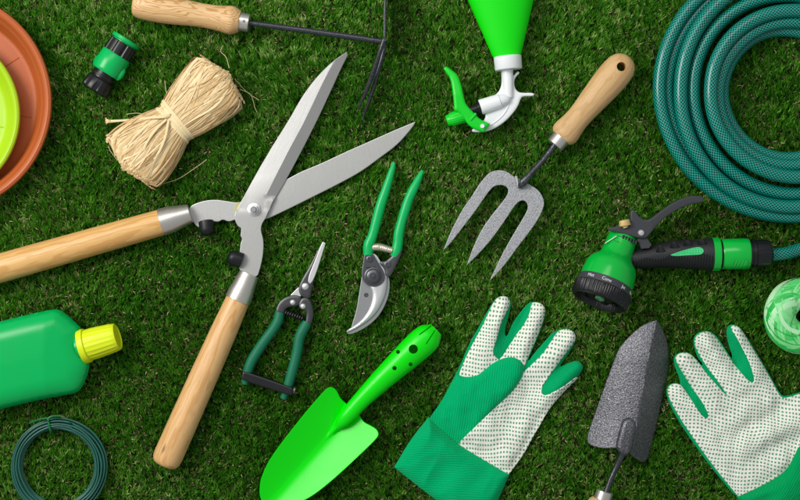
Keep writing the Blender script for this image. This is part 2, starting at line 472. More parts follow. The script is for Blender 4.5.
BRASS = steel('brass', (236, 202, 130), 0.4, 0.3, 0.4, 0.1)
CLOTH_G = cloth('green_cotton', (0, 172, 106), 0.1)
CLOTH_T = cloth('green_cotton_thumb', (0, 178, 110), 0.12, 2.3)
CLOTH_C = cloth('green_cotton_cuff', (0, 178, 110), math.radians(92), 2.3)
CLOTH_C2 = cloth('green_cotton_cuff_b', (0, 164, 92), math.radians(30), 2.3)
DOT1 = dotted('dotted_palm', math.radians(3), 3.05, 4.15); DOT2 = dotted('dotted_palm_b', math.radians(9), 3.4, 3.55)
HOSE = hose_mat()
GRIP_SIGN = -1.0
GRIP = grip_mat()

def m_straw():
    t = NT('raffia_fibre')
    r = t.attr('rnd'); n = t.noise(t.ax((0.06, 1.2, 0.3)), 1.0, 4, 0.7)
    f = t.math('ADD', t.math('MULTIPLY', r, 0.75), t.math('MULTIPLY', n, 0.35), True)
    c = t.ramp(f, [(0.1, lin((176, 134, 80))), (0.45, lin((212, 178, 124))), (0.9, lin((236, 214, 168)))])
    return t.set(c, 0.55, 0.0, t.bump(n, 0.3), None, 0.35)
STRAW = m_straw()
def m_film():
    t = NT('twine_film')
    r = t.attr('rnd'); n = t.noise(t.ax((0.03, 0.9, 0.2)), 1.0, 4, 0.7)
    f = t.math('ADD', t.math('MULTIPLY', r, 0.8), t.math('MULTIPLY', n, 0.4), True)
    c = t.ramp(f, [(0.25, lin((30, 180, 72))), (0.6, lin((104, 218, 124))), (0.95, lin((196, 242, 194)))])
    t.b.inputs['Transmission Weight'].default_value = 0.0
    return t.set(c, 0.38, 0.0, t.bump(n, 0.45), None, 0.3)
FILM = m_film()
def m_wire():
    t = NT('coated_wire')
    r = t.attr('rnd'); n = t.noise(t.obj(), 0.06, 3)
    c = t.mix(n, lin((26, 78, 66)), lin((40, 100, 86)))
    return t.set(c, 0.33, 0.0, None, None, 0.5)
WIRE = m_wire()

# ------------------------------------------------------------------ the setting: turf backing sheet
TH = Thing('ground', '', '', 400, 250, 0, 0, empty=False)
def m_back():
    t = NT('turf_backing'); v = t.obj()
    a = t.noise(v, 0.35, 4, 0.7); b = t.noise(v, 0.05, 3)
    c = t.ramp(a, [(0.3, lin((34, 44, 20))), (0.55, lin((58, 66, 32))), (0.8, lin((104, 94, 62)))])
    c = t.mix(t.math('MULTIPLY', b, 0.4), c, lin((18, 36, 10)))
    return t.set(c, 0.95, 0.0, t.bump(a, 2.0), None, 0.1)
g = M(); xs = np.linspace(-1600, 2400, 61); ys = np.linspace(-1700, 2200, 61)
GV = np.array([(x, y, 0.25*math.sin(x*.07)*math.cos(y*.05)) for y in ys for x in xs])
g.add(GV, [(j*61+i, j*61+i+1, (j+1)*61+i+1, (j+1)*61+i) for j in range(60) for i in range(60)])
go = g.build('ground', m_back(), TH, top=True, sharp=None)
del go['label']; del go['category']; go['kind'] = 'structure'

# ================================================================== OBJECTS
# ---- plant saucers
def saucer_rib_r(prof, cx, cy, m, seg=160):
    m.vlathe(cx, cy, prof, seg)
T = Thing('plant_saucer', 'large terracotta brown plastic plant saucer at the left edge, under the lime one', 'plant saucer', -55, 103, 18)
m = M(); Z = 6
prof = [(0.02, Z), (84, Z), (88, Z+1.5), (96, Z+20), (98, Z+24), (101, Z+25), (104, Z+25.5), (107, Z+24.5), (108.3, Z+22), (108, Z+19.5), (106.6, Z+19.5),
        (106.8, Z+22), (105.6, Z+23.6)]
prof = [(0.02, Z), (84, Z), (88, Z+1), (98, Z+19), (105.5, Z+19.5), (107.6, Z+21), (108.4, Z+23.5), (107.6, Z+26), (105.4, Z+27.2), (102.6, Z+26.6), (101, Z+25), (99.6, Z+21.5),
        (97.3, Z+18.5), (96.2, Z+17.8), (94.8, Z+14.5), (91.0, Z+5.5), (89.5, Z+3.6), (87, Z+2.8), (84, Z+3.2), (0.02, Z+3.2)]
m.vlathe(-55, 103, prof, 200); m.build('dish', TERRA, T)
m = M()
for k in range(9):
    a = math.radians(-33+k*42)
    c, s_ = math.cos(a), math.sin(a)
    m.tube([(-55+c*q, 103+s_*q, Z+3.1) for q in (30, 84.5)], [1.2, 0.8], 8, False)
m.build('floor_rib', TERRA, T)
T = Thing('plant_saucer', 'small lime green plastic plant saucer nested inside the terracotta saucer', 'plant saucer', -64, 115, 26, 9.8)
m = M(); Z = 9.8
prof = [(0.02, Z), (62, Z), (66, Z+1), (74, Z+13), (79.5, Z+13.5), (82, Z+15), (83, Z+17), (82.2, Z+19), (80.3, Z+20), (78, Z+19.4), (76.6, Z+18), (75.6, Z+15.5), (72.5, Z+12),
        (68, Z+4.5), (66, Z+3), (63, Z+2.6), (0.02, Z+2.6)]
m.vlathe(-64, 115, prof, 180); m.build('dish', LIME, T)
m = M()
for k in range(8):
    a = math.radians(10+k*45); c, s_ = math.cos(a), math.sin(a)
    m.tube([(-64+c*q, 115+s_*q, Z+2.5) for q in (25, 64)], [1.1, 0.8], 8, False)
m.build('floor_rib', LIME, T)

# ---- hose connector
T = Thing('hose_connector', 'green and black plastic hose connector lying loose above the raffia bundle', 'hose connector', 110, 66, 16)
u = np.array((-0.535, 0.845, 0)); zc = 6+14
p0 = np.array((127.5, 39.5, zc)); P = lambda t: tuple(p0+u*t)
M().lathe(P(0), P(60), [(0, 10.5), (-0.2, 13.6), (0.6, 14.6), (3.2, 14.8), (4.0, 14.2), (4.2, 12.4), (7, 12.2)][:1]+[(0.1, 13.8), (0.8, 14.6), (3.4, 14.8), (4.2, 14.2), (4.4, 12.2), (7, 12.2)]).build('inlet_flange', GREEN, T)
M().lathe(P(5.5), P(60), [(0, 12.6), (0.5, 13.4), (13, 13.6), (13.4, 12)], seg=96, mod=lambda t, th: 1+0.07*(np.sin(10*th) > -0.55)).build('ribbed_collar', BLACK, T)
b = M().lathe(P(18.5), P(60), [(0, 12.5), (0.1, 14.4), (1, 15.1), (12, 15.4), (18, 15.2), (20.6, 14.8), (21.4, 14.0), (21.5, 11)])
bo = b.build('release_sleeve', GREEN, T)
side = np.array((0.845, 0.535, 0))
for sg, zz in ((1, 3), (-1, -5)):
    c0 = p0+u*33+side*sg*14.2+np.array((0, 0, zz))
    M().tube([tuple(c0-u*7), tuple(c0-u*5), tuple(c0), tuple(c0+u*5), tuple(c0+u*7)], [0.8, 2.6, 3.6, 2.6, 0.8], 18).build('grip_tab', GREEN, T, bo)
M().lathe(P(39), P(60), [(0, 11), (4, 11.2), (4.2, 12.6), (6.2, 12.8), (6.6, 11.6), (8, 11.6)]).build('neck', BLACK, T)
M().lathe(P(46.8), P(70), [(0, 11.6), (0.6, 12.8), (2, 13.6), (10, 14.0), (13.4, 13.2), (14.6, 11.4), (14.7, 8.4), (9, 8.2), (8.9, 0.1)], seg=96, mod=lambda t, th: 1+0.09*(np.sin(8*th) > -0.3)*(2 < t < 13.5)).build('clamp_nut', BLACK, T)

# ---- raffia bundle
T = Thing('raffia_bundle', 'pale straw coloured raffia bundle tied round its waist, ends flared', 'raffia bundle', 178, 124, 14)
def raffia():
    L0 = np.array((131., 165.)); R0 = np.array((224., 79.)); ax_ = R0-L0; Ln = np.linalg.norm(ax_); ax_ /= Ln
    sd = np.array((ax_[1], -ax_[0]))*-1     # towards lower right
    ws = 0.485
    def half(s):
        e = 35.0 if s < ws else 32.5
        q = abs(s-ws)/(ws if s < ws else 1-ws)
        return 20.2+(e-20.2)*math.sin(min(q, 1)*math.pi/2.0)**(0.95 if s < ws else 0.72)
    def hgt(s):
        q = abs(s-ws)/(ws if s < ws else 1-ws)
        return 13.0+2.5*min(q, 1)
    def pt(s, th, rho):
        wv = half(min(max(s, 0), 1))*rho; h = hgt(min(max(s, 0), 1))*rho
        cz = 6+14.5
        c2 = L0+ax_*Ln*s+sd*wv*math.cos(th)
        return np.array((c2[0], c2[1], cz+h*math.sin(th)))
    core = M(); V = []; seg = 40; ss = np.linspace(0.02, 0.98, 30)
    for s in ss:
        q = 0.86 if 0.05 < s < 0.95 else 0.6
        for k in range(seg): V.append(pt(s, 2*math.pi*k/seg, q))
    F = [(i*seg+k, i*seg+(k+1) % seg, (i+1)*seg+(k+1) % seg, (i+1)*seg+k) for i in range(29) for k in range(seg)]
    F += [tuple(range(seg))[::-1], tuple(29*seg+k for k in range(seg))]
    core.add(V, F, None, 0.15)
    rng = random.Random(3)
    for i in range(1350):
        th0 = rng.uniform(-0.6, math.pi+0.6); rho = rng.uniform(0.86, 1.0)+0.06*(rng.random() < 0.2)
        drift = rng.gauss(0.05, 0.22); drift2 = rng.gauss(0, 0.5)
        full = rng.random() < 0.55
        e0 = rng.gauss(0.01, 0.012); e1 = 1-rng.gauss(0.01, 0.012)
        if not full:
            if rng.random() < .5: e1 = rng.uniform(0.5, 0.9)
            else: e0 = rng.uniform(0.1, 0.46)
        N = 22; pth = []; nr = []
        ph = rng.uniform(0, 6.28); fr = rng.uniform(1, 3)
        for k in range(N):
            s = e0+(e1-e0)*k/(N-1)
            endf = max(0, (0.055-s)/0.055) if s < 0.5 else max(0, (s-0.945)/0.055)
            endf = min(endf, 1.3)
            th = th0+drift*(s-ws)*3+drift2*math.sin(fr*s*5+ph)*0.25*abs(s-ws)*2
            bulge = 0.03*math.sin(ph+s*9)*abs(s-ws)*2
            rr = (rho+bulge)*(1-0.30*endf**1.6)
            # ends bow out where the fibres loop over
            bow = 0.045*(1-abs(math.cos(th)))
            sq = s+(-bow if s < 0.5 else bow)*min(1, abs(s-ws)*2.2)**4
            p = pt(sq, th, rr); pth.append(p)
            w = half(min(max(s, 0), 1)); h = hgt(min(max(s, 0), 1))
            n2 = np.array((*(sd*math.cos(th)/w), math.sin(th)/h)); 
            if endf > 0: n2 = n2+np.array((*(ax_*(-1 if s < .5 else 1)), 0))*endf*0.06
            n2 /= np.linalg.norm(n2)
            tw = 0.5*math.sin(ph*3+s*7)
            tang = np.array((*sd, 0))*math.sin(th)*-1+np.array((0, 0, 1))*math.cos(th)
            n2 = n2*math.cos(tw)+tang*math.sin(tw); nr.append(n2)
        w0 = rng.uniform(0.6, 2.2)
        wid = [w0*(0.75+0.5*min(1, abs(e0+(e1-e0)*k/(N-1)-ws)*2.4)) for k in range(N)]
        core.ribbon(pth, wid, nr, r=rng.uniform(0.15, 1.0), cup=0.18)
    # loops that cap the two ends
    for end in (0, 1):
        for i in range(230):
            z = rng.uniform(-0.7, 0.95); a = rng.uniform(-0.95, 0.95)
            base = pt(end, 0, 0)[:2]; w = half(end)
            wa = w*a*math.sqrt(max(0.05, 1-z*z*0.8)); zc_ = 20.5+14*z*math.sqrt(max(0.05, 1-a*a*0.5))
            out = np.array((*(ax_*(1 if end else -1)), 0)); wl = rng.uniform(3, 10)
            pth = []; nr = []
            bul = 4.5*(1-a*a)*(1-z*z*0.6)
            for k in range(9):
                t = (k/8-0.5)*2
                q = base+sd*(wa+t*wl*0.5*rng.uniform(.8, 1.2))
                p = np.array((q[0], q[1], zc_+t*rng.uniform(-1, 3)))+out*(bul-1.5+rng.uniform(0, .6)-abs(t)*1.5)
                pth.append(p); n3 = out+np.array((0, 0, 0.5+z*0.4)); nr.append(n3/np.linalg.norm(n3))
            core.ribbon(pth, rng.uniform(1.0, 2.6), nr, r=rng.uniform(0.2, 0.9), cup=0.15)
    # stray fibres
    strays = [[(203, 105, 30), (190, 75, 30), (194, 71, 28)], [(200, 71, 24), (188, 75, 20), (175, 80, 14)], [(170, 102, 22), (167, 92, 20), (165, 81, 15)],
              [(165, 113, 20), (150, 116, 14), (138, 113, 11), (126, 114, 10)], [(230, 70, 26), (226, 58, 18), (220, 52, 12), (222, 46, 11)],
              [(240, 90, 18), (250, 95, 12), (254, 108, 10), (256, 112, 9)], [(218, 66, 24), (217, 54, 14), (215, 50, 12)],
              [(160, 184, 12), (178, 178, 10), (195, 167, 10), (206, 159, 9)], [(235, 80, 24), (246, 92, 12), (258, 100, 9)], [(118, 160, 14), (110, 150, 10), (108, 145, 9)],
              [(150, 120, 22), (140, 121, 15), (130, 124, 11)], [(222, 58, 16), (233, 50, 11), (243, 48, 10)]]
    for st in [q_ for i_, q_ in enumerate(strays) if i_ not in (0, 6, 11)]:
        q = catmull(st, 2.5); n3 = np.tile((0.2, 0.1, 0.97), (len(q), 1)); core.ribbon(q, 0.45 if len(st) > 2 else 1.2, n3, r=0.8, cup=0.1)
    # frayed tongue at the lower left
    for i in range(26):
        o = rng.uniform(-4, 4); q = catmull([(107+rng.uniform(0, 3), 139+o*0.8, 15+rng.uniform(-2, 5)), (125, 133+o, 24), (150, 122+o*0.7, 29), (168, 116+o*.3, 32)], 3)
        core.ribbon(q, rng.uniform(1, 2.4), np.tile((-0.1, 0.1, 0.97), (len(q), 1)), r=rng.uniform(.3, 1), cup=0.15)
    core.build('fibres', STRAW, T, sharp=None, recalc=False)
    band = M()
    for j in range(6):
        pth = []; nr = []; o = (j-2.5)*0.014
        for k in range(49):
            th = 2*math.pi*k/48; s = ws+o+0.012*math.sin(th+j)
            pth.append(pt(s, th, 1.06+0.012*(j % 2))); n2 = np.array((*(sd*math.cos(th)), math.sin(th))); nr.append(n2)
        band.ribbon(pth, 3.2, nr, r=0.95-0.1*(j % 2), cup=0.25)
    bo = band.build('binding', STRAW, T, sharp=None, recalc=False)
    kn = M()
    kn.tube([(174, 117, 33), (168, 118.5, 36), (155, 119.3, 33), (138, 120.6, 25), (122, 121, 18), (110, 121.5, 15)], [1.9, 1.7, 1.5, 1.3, 1.2, 1.6], 10, squash=.5, r=0.85)
    for dx, dy in ((-2, -3.5), (-2.6, -1), (-2, 1.8), (-1, 3)):
        kn.tube([(112, 121.4, 15), (108+dx*.4, 121.4+dy*.5, 15), (107.5+dx*.6, 121.3+dy, 14)], [1.3, 0.9, 0.5], 6, r=0.6)
    kn.tube([(170, 121, 36), (160, 131, 37), (150, 145, 36), (148, 153, 34), (152, 158, 33), (159, 158, 33), (164, 150, 35), (169, 138, 37), (172, 122, 36)], 1.25, 8, squash=.35, r=0.9)
    kn.tube([(158, 133, 36.5), (136, 152, 34), (134.6, 158, 32), (137, 165, 31)], 0.8, 6, r=0.7)
    kn.build('tie_tail', STRAW, T, bo, sharp=None)
raffia()

# ---- cultivator with hoe blade and prongs
T = Thing('hand_cultivator', 'hand hoe with chunky wooden handle and black rod above the shears blade', 'hand hoe', 250, 22, 20)
hz = 22
def axp(t, z=None):  # along handle from x=135
    return (135+t*0.9866, 4.5+t*0.163, hz if z is None else z)
prof = [(0, 7), (0.6, 9.5), (2.5, 11.6), (6, 13), (14, 14), (28, 14.2), (42, 13.6), (56, 12.4), (68, 11.8), (78, 11.9), (88, 12.8), (96, 14.0), (99, 14.1), (102, 13), (106.5, 10.6), (107, 8)]
m = M(); m.lathe(axp(0), axp(107), prof, 64); m.build('handle', W_A, T)
m = M(); m.lathe(axp(106), axp(120), [(0, 8.9), (0.3, 9.3), (9.6, 8.9), (10, 8.3), (10.05, 3)], 48); fo = m.build('ferrule', STEEL_FER, T)
M().vlathe(*axp(111.6)[:2], [(1.3, hz+8.0), (1.3, hz+9.1), (0.9, hz+9.3), (0.1, hz+8.9)], 16).build('rivet', STEEL_D, T, fo)
m = M(); a = axp(115); m.tube([a, (300, 30.2, 24), (350, 37.6, 27), (381.5, 42.6, 29)], [2.7, 2.9, 2.9, 2.9], 20); m.build('rod', ROD, T)
m = M()
m.tube([(383.5, 43, 14), (383.5, 43, 46)], 1.6, 12, False, caps=True)
m.field([(382.2, 44, 1), (382.4, 20, 1), (383.2, -22, 1), (384.6, -22, 1), (384.8, 20, 1), (384.4, 44, 1)], flat(46), flat(12), step=4, bevel=0.5, n=0)
m.build('hoe_blade', ROD, T)
for pr in ([(382.8, 42, 44), (378, 56, 42), (367, 86, 30), (356.5, 108, 16)], [(383, 43, 15), (379, 62, 15), (370, 92, 13), (360.5, 117.5, 10)], [(383.5, 43, 30), (380, 60, 30), (371, 90, 24), (361.5, 115, 12)]):
    M().tube(pr, [2.1, 2.2, 2.1, 0.9], 14).build('prong', ROD, T)

# ---- hedge shears
T = Thing('hedge_shears', 'large open hedge shears with two steel blades and wooden handles', 'hedge shears', 255, 210, 15)
front = [(346, 53, 1), (338, 58), (328, 66), (318, 76), (309, 87), (300, 100), (289, 120), (272, 147), (254, 178), (242, 201), (236, 211), (235, 219), (238, 226), (241.5, 228, 1), (241.5, 232), (240.8, 236),
         (243, 239), (241, 243), (240.5, 250), (239, 262), (240, 271), (257, 278), (260.5, 268), (263.5, 254), (264, 240), (261, 230), (262, 224), (266, 218, 1), (273, 202, 1), (286, 180), (302, 150), (318, 118), (330, 92), (340, 70), (347, 56, 1)]
RIDGE = [(266, 196), (285, 158), (305, 120), (324, 80), (336, 58), (345, 40)]
def ridge_side(x, y):
    # signed distance to the ridge polyline, positive = right of it
    P = np.stack([x, y], 1); d = seg_dist(P, RIDGE, False)
    sx = np.interp(y, [p[1] for p in RIDGE][::-1], [p[0] for p in RIDGE][::-1])
    return np.where(x > sx, d, -d)
def bdrop(x, y, k=0.030):
    return -k*np.hypot(x-255, y-210)*(y < 210)
def ftop(x, y, d):
    r = ridge_side(x, y); up = np.clip((200-y)/3.5, 0, 1)
    left = np.clip(-r/16, 0, 1.2)*1.7*np.clip((215-y)/40, 0, 1)
    return 19.3+bdrop(x, y)-np.where(r > 0, r*0.27*up, 0)-left
m = M(); m.field(front, ftop, lambda x, y, d: 15.2+bdrop(x, y)-0*x, step=2.2, bevel=0.5, extra=[RIDGE])
m.build('front_blade', STEEL_F, T, sharp=18)
rear = [(414, 122, 1), (410, 123.5), (392, 131), (370, 141), (345, 152), (320, 164), (300, 172), (284, 181), (262, 190), (247, 200), (238, 203), (226, 201), (215, 199.5), (203, 201), (190, 206), (190, 214), (195, 224), (200, 228), (206, 227), (212, 221),
        (219, 222), (223, 219), (229, 222), (236, 219), (246, 224), (262, 219), (267, 219), (288, 209), (310, 198), (336, 185), (360, 172), (380, 157), (395, 146), (406, 134), (413, 125)]
m = M(); m.field(rear, lambda x, y, d: 14.9-0.030*np.hypot(x-255, y-210)*(x > 255)+0*x, lambda x, y, d: 12.2-0.030*np.hypot(x-255, y-210)*(x > 255), step=2.4, bevel=0.45)
m.build('rear_blade', STEEL_R, T, sharp=30)
def along(a, b, t): return tuple(a[i]+(b[i]-a[i])*t for i in range(3))
def norm_to(a, b, L):
    d = np.array(b, float)-np.array(a, float); d /= np.linalg.norm(d); return tuple(np.array(a)+d*L)
# handle of the lower arm
a = (238.5, 298.5, 18.5); b_ = (165.5, 462.5, 19.5)
Lh = math.dist(a, b_)
M().lathe(a, b_, [(0, 10), (0.4, 11.9), (30, 13.0), (80, 13.9), (130, 14.4), (168, 14.6), (174, 14.0), (177.5, 12.2), (179.4, 9.0), (179.6, 4)], 64).build('wooden_handle', W_C, T)
a2 = (250, 272.3, 18.0)
M().lathe(norm_to(a, a2, -1), a2, [(0, 12.4), (0.3, 12.9), (8, 12.6), (16, 11.3), (26, 10.2), (28.6, 9.9), (28.7, 9.2), (28.75, 2)], 56).build('ferrule', STEEL_FER, T)
a = (163.5, 222.0, 18.5); b_ = (-75, 290, 20)
M().lathe(a, b_, [(0, 10), (0.4, 12.9), (30, 13.3), (80, 13.7), (150, 14.4), (240, 14.6), (245, 12.2), (247, 4)], 64).build('wooden_handle', W_B, T)
M().lathe(norm_to(a, (191, 213.5, 18), -1), (191, 213.5, 18), [(0, 13.4), (0.3, 13.8), (10, 13.2), (18, 11.6), (27, 9.8), (30, 9.4), (30.1, 8.8), (30.2, 2)], 56).build('ferrule', STEEL_FER, T)
# pivot bolt
m = M(); m.vlathe(254.5, 209.8, [(6.6, 19.0), (6.6, 19.9), (6.0, 20.2), (0.1, 20.2)], 40); wo = m.build('pivot_washer', STEEL_B, T)
hexp = [(254.5+4.9*math.cos(math.radians(60*k+12)), 209.8+4.9*math.sin(math.radians(60*k+12)), 1) for k in range(6)]
M().field(hexp, flat(24.5), flat(20), step=1.5, bevel=0.7, n=0).build('nut', STEEL_B, T, wo)
M().vlathe(254.5, 209.8, [(2.9, 24), (2.9, 26.6), (2.3, 27.2), (0.1, 27.2)], 28).build('bolt_end', STEEL_G, T, wo)
for p, q in (((207.0, 221.0, 19.5), (208.8, 232, 21.5)), ((242.4, 260.2, 19.5), (231, 256.2, 21.5))):
    M().lathe(p, q, [(0, 6.8), (0.5, 7.6), (9, 7.7), (11.6, 7.0), (13.6, 5.2), (14.6, 3.0), (14.8, 0.1)], 36).build('bumper', BLACK_R, T)
m = M(); m.field([(236, 203), (241, 202), (238, 208), (236.5, 214), (234, 211)], flat(15.2), flat(14), step=1.5, bevel=.2)
m.build('pivot_spacer', plastic('yellowed_spacer', (188, 180, 120), .6), T)

# ---- bypass pruners
T = Thing('pruning_shears', 'bypass pruners with bright green handles pointing up and hooked steel blade', 'pruners', 382, 262, 14)
m = M()
lh = [(394, 163.5, 15), (391.6, 172, 16), (386, 190, 17), (380.6, 206, 17), (376.4, 222, 17), (372.6, 236, 17), (369, 245, 17), (368.4, 255, 17)]
m.tube(lh, [1.8, 3.1, 4.3, 4.9, 4.9, 4.8, 5.4, 5.0], 24, squash=.85); m.build('grip', GREEN_GRIP, T)
m = M()
m.tube([(422.3, 171.5, 15), (419, 178, 15.5), (413, 190, 16), (408.4, 200, 16), (404.8, 211, 16), (401.5, 222, 16), (398.6, 234, 16), (397.8, 243, 16), (396, 252, 16), (394.5, 257, 16)], [1.6, 3.1, 4.6, 4.6, 4.9, 4.6, 5.0, 5.0, 5.2, 4.2], 24, squash=.85); m.build('grip', GREEN_GRIP, T)
m = M(); m.tube([(372, 247.6, 17), (380, 247.4, 17), (392, 250.6, 17)], [3.4, 4.0, 3.2], 20, step=.6, mod=lambda t, th: 1+0.06*np.sin(t*3.4+th)); m.build('spring', steel('nickel_spring', (225, 214, 190), .3, 0, .8, .1), T)
blade1 = [(364, 262), (361.5, 280), (359, 296), (356.5, 311), (352, 325), (351, 330), (356, 328), (370, 315), (374, 296), (372, 276)]
M().field(blade1, flat(15.4), flat(13.6), bevel=.3).build('cutting_blade', STEEL_G, T)
M().vlathe(366.3, 294.6, [(2.2, 15.2), (2.2, 15.8), (1.4, 16.0), (0.1, 15.5)], 20).build('blade_hole_disc', STEEL_D, T)  # dark steel disc stands in for the shaded hole through the blade
hook = [(380, 262), (389.5, 276), (388.5, 290), (384.5, 303), (377, 316), (365.5, 326), (351, 333), (346.3, 332.6), (346, 330), (349, 327), (357, 322.5), (365, 314), (370, 304), (371.5, 294), (368.5, 286), (372, 276)]
ho = M().field([(x+1.3, y+.6) if y > 280 else (x, y) for x, y in hook], flat(15.8), flat(14.6), bevel=.3).build('hook_blade', STEEL_G, T)
hk2 = [(380, 262), (387.6, 276), (386.6, 290), (382.6, 302), (375.4, 314), (364, 323.6), (350.4, 331), (346.6, 331.6), (347, 329.4), (357.6, 323.4), (366, 315), (371.5, 304), (373, 294), (370, 286), (373, 276)]
M().field(hk2, lambda x, y, d: 16.6+dome(5, 2.2)(d), flat(15.9), step=1.3, bevel=.2).build('blade_face', STEEL_B, T, ho)
cp = [(364.8, 254, 1), (373, 253.6, 1), (378, 262), (384, 272), (385.5, 279), (381, 284.6), (374, 287), (367, 284.5), (362.5, 279), (361.8, 273), (363.4, 262)]
bright = [(364.6, 253.6), (375.6, 253.2), (380.8, 262), (387, 272), (387.5, 278), (380, 282), (366, 280), (364, 262)]
M().field(bright, flat(17.9), flat(14), bevel=.4).build('rear_plate', STEEL_B, T)
arm = [(399.6, 249.6), (402, 252.6), (399, 259), (392.5, 273), (389, 277.5), (385.5, 276), (384.5, 269), (380, 264), (379.5, 261), (385, 261.5), (390, 257.5), (395, 252.5)]
ao = M().field(arm, lambda x, y, d: 18.2+dome(3, 1.4)(d), flat(15), step=1.2, bevel=.2, ).build('pivot_arm', STEEL_D, T)
co = M().field(cp, flat(20.2), flat(17.9), step=1.3, bevel=.7).build('counter_plate', STEEL_D, T)
m = M(); m.vlathe(373.4, 276, [(8.6, 20), (8.6, 20.8), (7.8, 21.1), (7.6, 20.6), (6.6, 20.6), (6.4, 22.6), (5.4, 23.2), (2.7, 23.3), (2.6, 22.6), (1.9, 22.6), (1.8, 23.9), (0.1, 24.1)], 44); m.build('pivot_bolt', STEEL_D, T, co)
for (x, y, z, pp) in ((369.8, 259, 20.1, co), (387.6, 264.4, 19.4, ao)):
    m = M(); m.vlathe(x, y, [(3.3, z), (3.3, z+0.9), (2.6, z+1.3), (1.5, z+1.3), (1.4, z+0.5), (0.1, z+0.5)], 28); m.build('screw', STEEL_D, T, pp)
tcurve = [(366.6, 267.4), (368, 268), (370, 267.5), (372, 268), (375.4, 266.8)]
m = M(); m.tube([(x, y, 20.35) for x, y in tcurve], 0.45, 6); m.build('engraved_mark', BLACK, T, co)

# ---- trimming snips
T = Thing('trimming_snips', 'slim trimming snips with dark green handles closed by a black strap', 'snips', 290, 322, 13)
m = M(); m.field([(323.4, 242, 1), (321, 243.6), (310, 266), (300, 283), (298.5, 290), (301, 296.5), (310, 299.5), (311.5, 291), (313, 284), (325.6, 243.6)], lambda x, y, d: 16.6+dome(2.5, 1.0)(d), flat(14.6), step=1.3, bevel=.2); bo = m.build('upper_blade', SNIP_D, T)
m = M(); m.field([(322.6, 242.4, 1), (325.6, 243.8, 1), (312.6, 285), (306.6, 282), (316, 259)], flat(18.2), flat(16), step=1.4, bevel=.25); m.build('cutting_edge', STEEL_B, T, bo)
m = M(); m.field([(300, 286), (292.5, 293.5), (290, 296), (296, 299), (302, 296), (302, 290)], flat(15.8), flat(14), step=1.4, bevel=.25); m.build('lower_blade', STEEL_B, T)
m = M(); m.field([(296, 295), (290, 295.6), (284, 298), (278.6, 303), (275.4, 311.5), (278, 315), (283.6, 314.5), (286, 308), (291, 306.6), (297, 306.5), (301.5, 302), (301.5, 297)], lambda x, y, d: 16.2+dome(3, 1.2)(d), flat(13), step=1.3, bevel=.2); lo = m.build('tang', SNIP_D, T)
m = M(); m.field([(302.5, 297), (310, 298.6), (313.4, 309), (313.6, 317), (310, 326.5), (304.6, 326), (306, 319), (306.6, 312), (303, 309), (298.8, 308.6), (299, 303)], lambda x, y, d: 16.6+dome(3, 1.2)(d), flat(13), step=1.3, bevel=.2); ro = m.build('tang', SNIP_D, T)
for x, y, r_, z, pp in ((305.4, 286.6, 3.7, 17.6, bo), (293, 302.4, 2.9, 17.4, lo), (303.2, 306.2, 2.9, 17.8, ro)):
    m = M(); m.vlathe(x, y, [(r_, z), (r_*.96, z+.5), (r_*.75, z+1.2), (r_*.4, z+1.6), (0.1, z+1.7)], 26); m.build('rivet', STEEL_B, T, pp)
m = M(); q = []
for k in range(120):
    t = k/119; a = t*2*math.pi*8; c = np.array((285.5, 312.2, 14.5))*(1-t)+np.array((304, 318.6, 14.5))*t
    sdv = np.array((-0.33, 0.94, 0)); q.append(tuple(c+sdv*2.6*math.cos(a)+np.array((0, 0, 1))*2.6*math.sin(a)))
m.tube(q, 0.8, 8, False); m.build('spring', BLACK, T)
m = M(); m.tube([(280, 312.5, 14), (278, 321, 14.5), (272.5, 330.5, 14.5), (266, 339, 14.5), (258.5, 350, 14.5), (251.6, 361.5, 14.5), (248, 372, 14), (245.2, 383.5, 13.5)], [4.9, 5.2, 5.0, 5.1, 5.2, 5.1, 4.8, 3.4], 22); m.build('grip', GREEN_SNIP, T)
m = M(); m.tube([(307.2, 322.5, 14), (303.4, 329, 14.5), (299.4, 338, 14.5), (297.4, 350, 14.5), (294.4, 363, 14.5), (291.6, 373, 14.5), (288.4, 384, 14), (283.4, 398, 13.5)], [4.9, 5.3, 5.2, 5.1, 5.1, 5.0, 4.8, 3.4], 22); m.build('grip', GREEN_SNIP, T)
m = M(); m.field([(243.6, 371, 1), (247, 370.4), (290, 385.4), (294.4, 387), (293, 394, 1), (289, 394), (244, 379.6), (242.6, 377)], flat(21.5), flat(8.5), step=2, bevel=1.6); so = m.build('locking_strap', BLACK, T)
m = M(); m.lathe((293, 389.6, 15), (298, 391.2, 15), [(0, 3), (0.5, 3.4), (1.8, 3.4), (2.4, 2.6), (2.5, 0.1)], 22); m.build('strap_rivet', STEEL_G, T, so)

